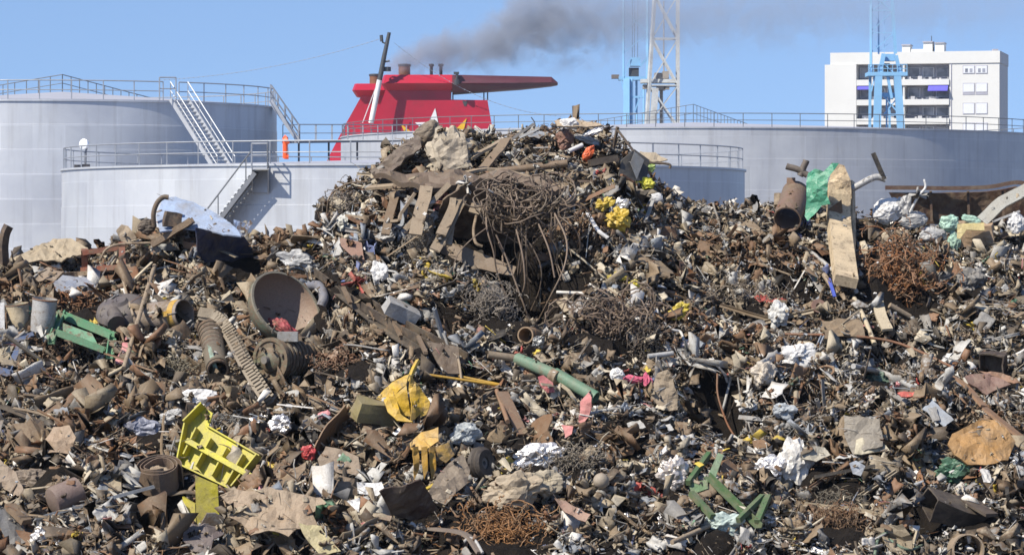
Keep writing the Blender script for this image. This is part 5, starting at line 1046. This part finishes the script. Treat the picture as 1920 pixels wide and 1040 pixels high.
SH['tube_ring'] = [latheg([(.36,-.05),(.46,-.06),(.48,.0),(.46,.06),(.36,.05)], 14, None, True), latheg([(.44,-.12),(.47,-.12),(.47,.12),(.44,.12)], 14, None, True)]
SH['shred'] = [(lambda q: ([v for a in q for v in a[0]], [tuple(i+o_ for i in f) for a,o_ in zip(q, np.cumsum([0]+[len(a[0]) for a in q[:-1]])) for f in a[1]]))([(lambda s_: ([Vector(v)+Vector((random.uniform(-.2,.2),random.uniform(-.35,.35),random.uniform(-.12,.12))) for v in s_[0]], s_[1]))(g_sheet(2,1,random.uniform(.5,1),random.uniform(.05,.16),.015,random.uniform(-1,1),.1,k*9+z_)) for z_ in range(5)]) for k in range(4)]
SH['flake'] = [g_fold(1.3,h_,k+70,a_,2,4) for k,(h_,a_) in enumerate(((.3,.1),(.22,.16),(.45,.2),(.18,.1),(.35,.28)))]
PAL = {   # albedo, weight on the left part, weight on the right part
 'brown':((.225,.165,.105),20,14),'dusty tan':((.34,.285,.205),19,15),'dark brown':((.085,.064,.045),15,11),'rusty':((.21,.10,.048),10,5),'grey':((.24,.24,.24),9,15),'pale grey':((.46,.465,.46),6,14),
 'white':((.72,.71,.69),2.2,8.5),'cream':((.56,.50,.39),4,9),'blue-grey':((.26,.30,.36),3,4),'black':((.02,.019,.02),7,7),'yellow':((.60,.45,.05),.5,.9),'green':((.12,.30,.19),.4,.6),'red':((.45,.07,.06),.2,.35),'blue':((.12,.17,.38),.15,.25),'pink':((.60,.25,.27),.15,.4)}
PN = list(PAL); PA = np.array([PAL[k][0] for k in PN]); PL = np.array([PAL[k][1] for k in PN]); PL = PL/PL.sum(); PR = np.array([PAL[k][2] for k in PN]); PR = PR/PR.sum()
HV = []; HF = []
for v_,f_ in HB: o_ = len(HV); HV += [tuple(v) for v in v_]; HF += [tuple(i+o_ for i in f) for f in f_]
HBV = BVHTree.FromPolygons(HV, HF)
def covers_hero(c, rad):                     # would a piece here hide a singled-out thing?
    d = Vector(c)-EYE; L = d.length; d.normalize()
    for dx,dz in ((0,0),(rad,0),(-rad,0),(0,rad),(0,-rad)):
        q = Vector((c[0]+dx,c[1],c[2]+dz))-EYE
        h = HBV.ray_cast(EYE, q.normalized())
        if h[0] is not None and h[3] > q.length-.25: return True
    return False
def in_hole(x, y):
    s_ = 0
    for (hx,hy,r,dep) in hol: s_ = max(s_, dep*math.exp(-(((x-hx)/r)**2+((y-hy)/(r*1.5))**2)))
    return s_
def sample(n, y0=52.5, y1=68.5, crest=.0, wide=False):
    out = []
    while len(out) < n:
        Y = random.uniform(y0,y1)**1; X = random.uniform(-.165,.165)*Y*1.02+random.uniform(-.4,.4)
        if wide and random.random() < .24: X = random.choice((-1,1))*random.uniform(.155,.25)*Y
        if random.random() < crest: Y = random.uniform(65.5,68.3)
        h,nn_,_,_ = BV.ray_cast(Vector((X,Y,40)), Vector((0,0,-1)))
        if h is None: continue
        if nn_.z < 0: nn_ = -nn_
        out.append((h,nn_))
    return out
def rmat(nrm_, tilt, p_=None):
    z = (nrm_+Vector((random.gauss(0,tilt),random.gauss(0,tilt),random.gauss(0,tilt)))).normalized()
    q = z.to_track_quat('Z','Y'); a_ = random.uniform(0,6.283) if p_ is None or random.random() < .30 else noise.noise(Vector((p_[0]*.45,p_[1]*.45,5)))*2.6+random.gauss(0,.42)
    return q @ Quaternion(Vector((0,0,1)), a_)
def pickcol(px, foil=False, p=None):
    w = min(1,max(0.1,.12+(px-480)/330))
    if p is not None:
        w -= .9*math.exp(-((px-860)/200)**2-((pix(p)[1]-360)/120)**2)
        w += 1.3*noise.noise(Vector((p[0]*.42,p[1]*.42,40)))+.5*noise.noise(Vector((p[0]*1.3,p[1]*1.3,44)))
        if noise.noise(Vector((p[0]*.5,p[1]*.5,71))) > .22 and random.random() < .36: j = random.uniform(.8,1.25); return 'rusty', (.20*j,.112*j,.058*j)
        w = min(1,max(0,w))
    pr = PL*(1-w)+PR*w; i = int(rng.choice(len(PN), p=pr)); j = 1+random.uniform(-.18,.18)
    return PN[i], tuple(float(min(.85,c*j)) for c in PA[i])
# ---- the uncountable small debris, two objects (dull and bright metal)
def on_heroes(n):
    out = []
    for _ in range(n*6):
        if len(out) >= n: break
        px,py = random.uniform(0,1920), random.uniform(230,1040); h = HBV.ray_cast(EYE, ray(px,py))
        if h[0] is None: continue
        m_ = BV.ray_cast(EYE, ray(px,py))[0]
        nn_ = h[1] if h[1].y < 0 else -h[1]
        if nn_.z < .15: continue
        out.append((h[0]+nn_*.01, nn_))
    return out
def scatter_mass(n, kinds, wts, s0, s1, lift, name, mat, label, tilt=.55, seed=1, colf=None, crest=.05, group=None, hero_n=0):
    rows = {}; tot = sample(n, 52.5, 69.6, crest, True)
    pool = [(k,i) for k in kinds for i in range(len(SH[k]))]; pw_ = np.array([wts[kinds.index(k)]/len(SH[k]) for k,i in pool]); pw_ /= pw_.sum()
    ch = rng.choice(len(pool), size=n, p=pw_)
    if hero_n: he = on_heroes(hero_n); tot = tot[:n-len(he)]+he
    for ti,((h,nn_),ci) in enumerate(zip(tot, ch)):
        onh = hero_n and ti >= n-len(he)
        px,py = pix(h); L = s0*(s1/s0)**(random.random()**1.9)
        L *= 1.35-.40*min(1,max(0,(px-450)/400))
        hd = in_hole(h.x,h.y)
        if h.y > 66.2: L *= .75
        if hd > .30 and random.random() < .95: continue
        c = h+nn_*random.uniform(lift[0],lift[1])*(.35 if hd > .25 else 1)
        cl = noise.noise(Vector((h.x*1.25,h.y*1.0,17)))
        if not onh and cl > .16 and random.random() < .78: continue
        if onh: c = h; L *= .75
        elif covers_hero(c, L*.35): continue
        q = rmat(nn_, .15 if onh else (tilt*.5 if pool[ci][0] in ('strip','angle','pipe','wire') else tilt), c).to_matrix(); k = pool[ci][0]
        st_ = random.uniform(.7,1.5) if k not in ('wire','strip','angle') else random.uniform(1.1,2.6)
        col = colf(px) if colf else pickcol(px, p=c)[1]
        al_ = random.choice((0,.1,.3,.5,.7)) if max(col)<.5 else random.choice((0,0,.1,.2))
        rows.setdefault(pool[ci],[]).append((np.array(q)@np.diag((L*st_,L,L)), np.array(c), (*col,al_)))
    VV=[];LL=[];SS=[];CC=[]; off=0
    for key,rs in rows.items():
        v,f = SH[key[0]][key[1]]; v = np.array([tuple(p_) for p_ in v]); M_ = np.array([r[0] for r in rs]); T_ = np.array([r[1] for r in rs]); C = np.array([r[2] for r in rs])
        VV.append((np.einsum('nij,kj->nki', M_, v)+T_[:,None,:]).reshape(-1,3)); CC.append(np.repeat(C, len(v), 0))
        fl = np.array([i for g in f for i in g]); sz = np.array([len(g) for g in f]); k = len(rs)
        LL.append((fl[None,:]+(np.arange(k)*len(v))[:,None]+off).reshape(-1)); SS.append(np.tile(sz,k)); off += k*len(v)
    V_=np.concatenate(VV); L_=np.concatenate(LL).astype(np.int32); S_=np.concatenate(SS).astype(np.int32); C=np.concatenate(CC)
    me = bpy.data.meshes.new(name); me.vertices.add(len(V_)); me.vertices.foreach_set('co', (V_-np.array((0,60,0))).astype(np.float32).ravel())
    me.loops.add(len(L_)); me.loops.foreach_set('vertex_index', L_); me.polygons.add(len(S_))
    me.polygons.foreach_set('loop_start', np.concatenate([[0],np.cumsum(S_)[:-1]]).astype(np.int32)); me.polygons.foreach_set('loop_total', S_)
    at_ = me.color_attributes.new('tint','FLOAT_COLOR','POINT'); at_.data.foreach_set('color', C.astype(np.float32).ravel())
    me.update(calc_edges=True); me.materials.append(mat); o = bpy.data.objects.new(name, me); COL.objects.link(o); o.location = (0,60,0)
    tag(o, label, 'debris', kind='stuff'); print(name, len(V_), len(S_)); return o
KK = ['sheet','strip','angle','pipe','wire','crumple','block','shred','flake']
scatter_mass(NDEB, KK, [17,24,3,.6,34,12,1.5,14,16], .06, .50, (-.08,.24), 'loose_debris', M_AS, 'dense mass of small rusty, dusty and white scrap shreds covering the whole heap')
scatter_mass(NSM, ['sheet','strip','wire','flake','shred'], [14,20,60,12,18], .06, .24, (.0,.30), 'fine_debris', M_AS, 'fine chips, flakes and wire ends lying over the heap', .7, hero_n=900)
scatter_mass(NFO, ['crumple','sheet','shred'], [50,30,20], .05, .17, (.05,.2), 'glinting_debris', M_AF, 'glinting scraps of bright metal foil speckled over the heap', .8, colf=lambda px: (.8,.8,.82))
# ---- countable larger pieces: one object each, meshes shared
LM = [((400,440),'the blue car panel'),((195,485),'the rust red square frame'),((60,595),'the two pails'),((150,625),'the green channel frame'),((535,575),'the big round tank end'),((450,690),'the curved toothed rack'),((410,850),'the yellow ribbed frame'),((298,900),'the coiled steel roll'),((90,940),'the fallen cylinder'),
 ((720,600),'the long dark beam'),((820,390),'the leaning planks'),((985,400),'the hanging cable coil'),((845,285),'the crumpled bale'),((1195,310),'the dark diamond plate'),((1160,400),'the mustard yellow foam'),((1140,600),'the cable bundle'),((760,740),'the yellow scoop'),((640,890),'the folded brown box'),((500,960),'the smooth tan panel'),
 ((770,935),'the dark steel tray'),((930,1000),'the bottom wire mat'),((1040,700),'the green pipe'),((1250,735),'the tan triangular plate'),((1360,920),'the green bracket'),((1262,890),'the tall pinkish foil'),((1490,866),'the large white film'),((1345,745),'the dark hollow at right'),((1475,400),'the wide brown pipe'),((1575,430),'the tall cream column'),
 ((1685,520),'the rusty orange tangle'),((1664,392),'the plump white sack'),((1826,438),'the beige box'),((1820,530),'the grey curled lump'),((1492,668),'the white folded film'),((1660,700),'the pale curved pole'),((1860,690),'the small dark crate'),((1840,825),'the ochre plate'),((1625,830),'the dusty grey cloth'),((1795,955),'the dark open-ended box'),((1575,970),'the brown wire mat'),((1012,852),'the bright crumpled foil'),((1340,520),'the middle of the right-hand slope')]
def near(px,py): return min(LM, key=lambda a: (a[0][0]-px)**2+(a[0][1]-py)**2)[1]
KIND = {'sheet':('scrap_sheet','bent %s sheet scrap lying near %s','sheet scrap',M_S,(.26,1.05)),'strip':('scrap_strip','long %s flat strip sticking out near %s','strip',M_S,(.45,1.9)),'angle':('scrap_bar','%s angle or channel bar lying near %s','bar',M_S,(.45,1.9)),
 'pipe':('scrap_tube','short %s hollow tube lying near %s','tube',M_S,(.35,1.0)),'wire':('scrap_wire','loose %s curved wire near %s','wire',M_S,(.7,2.2)),'crumple':('crumpled_piece','crumpled %s lump of film or sheet near %s','crumpled piece',M_C,(.16,.40)),'block':('scrap_block','chunky %s broken block near %s','block',M_S,(.18,.42)),'tube_ring':('scrap_ring','round %s ring or band near %s','ring',M_S,(.18,.45))}
MC = {}
for kd,(nm,lb,ct,mt,(s0,s1)) in KIND.items():
    for i,(v,f) in enumerate(SH[kd]):
        me = bpy.data.meshes.new(nm); me.from_pydata([tuple(p_) for p_ in v],[],[list(g) for g in f]); me.materials.append(mt)
        if kd in ('pipe','tube_ring','wire'): me.shade_smooth(); me.set_sharp_from_angle(angle=R(40))
        MC[(kd,i)] = me
NK = {'sheet':290,'strip':290,'angle':170,'pipe':70,'wire':290,'crumple':230,'block':80,'tube_ring':30}
for kd,n in NK.items():
    nm,lb,ct,mt,(s0,s1) = KIND[kd]; k = 0
    for (h,nn_) in sample(n*4, 53.3, 68, .10):
        if k >= n: break
        px,py = pix(h)
        if not (-10 < px < 1930 and py < 1045): continue
        L = s0*(s1/s0)**(random.random()**2.0)
        if px < 620: L *= 1.35
        else: L *= 1.0
        if h.y > 66.3: L *= .6
        hd = in_hole(h.x,h.y)
        if hd > .30: continue
        c = h+nn_*random.uniform(.08,.22)
        if covers_hero(c, L*.55): continue
        cn,col = pickcol(px, p=c)
        if cn in ('black',) and random.random() < .5: continue
        if cn in ('white','cream','pale grey') and L > (.42 if kd in ('sheet','crumple') else .28) and kd in ('sheet','crumple','strip','angle'): continue
        if cn in ('red','blue','pink','yellow','green') and (L > .5 or random.random() < .5): continue
        q = rmat(nn_, .16 if kd in ('strip','angle','pipe','wire') else .32, c); o = bpy.data.objects.new(nm, MC[(kd, random.randrange(len(SH[kd])))]); COL.objects.link(o)
        o.location = c; o.rotation_mode = 'QUATERNION'; o.rotation_quaternion = q
        st_ = random.uniform(.8,1.3); kw = kd=='wire'; th2 = .75*min(1,.8/L) if kd in ('strip','angle','pipe') else 1; o.scale = (L*st_, L*(.30 if kw else th2), L*(.24 if kw else th2))
        al_ = random.choice((.05,.2,.4,.6)) if max(col) < .5 else random.choice((0,.1,.2)); o.color = (*col, al_)
        lm = near(*pix(c)); tag(o, lb % (cn, lm), ct, '%s %s pieces near %s' % (cn, ct, lm)); k += 1
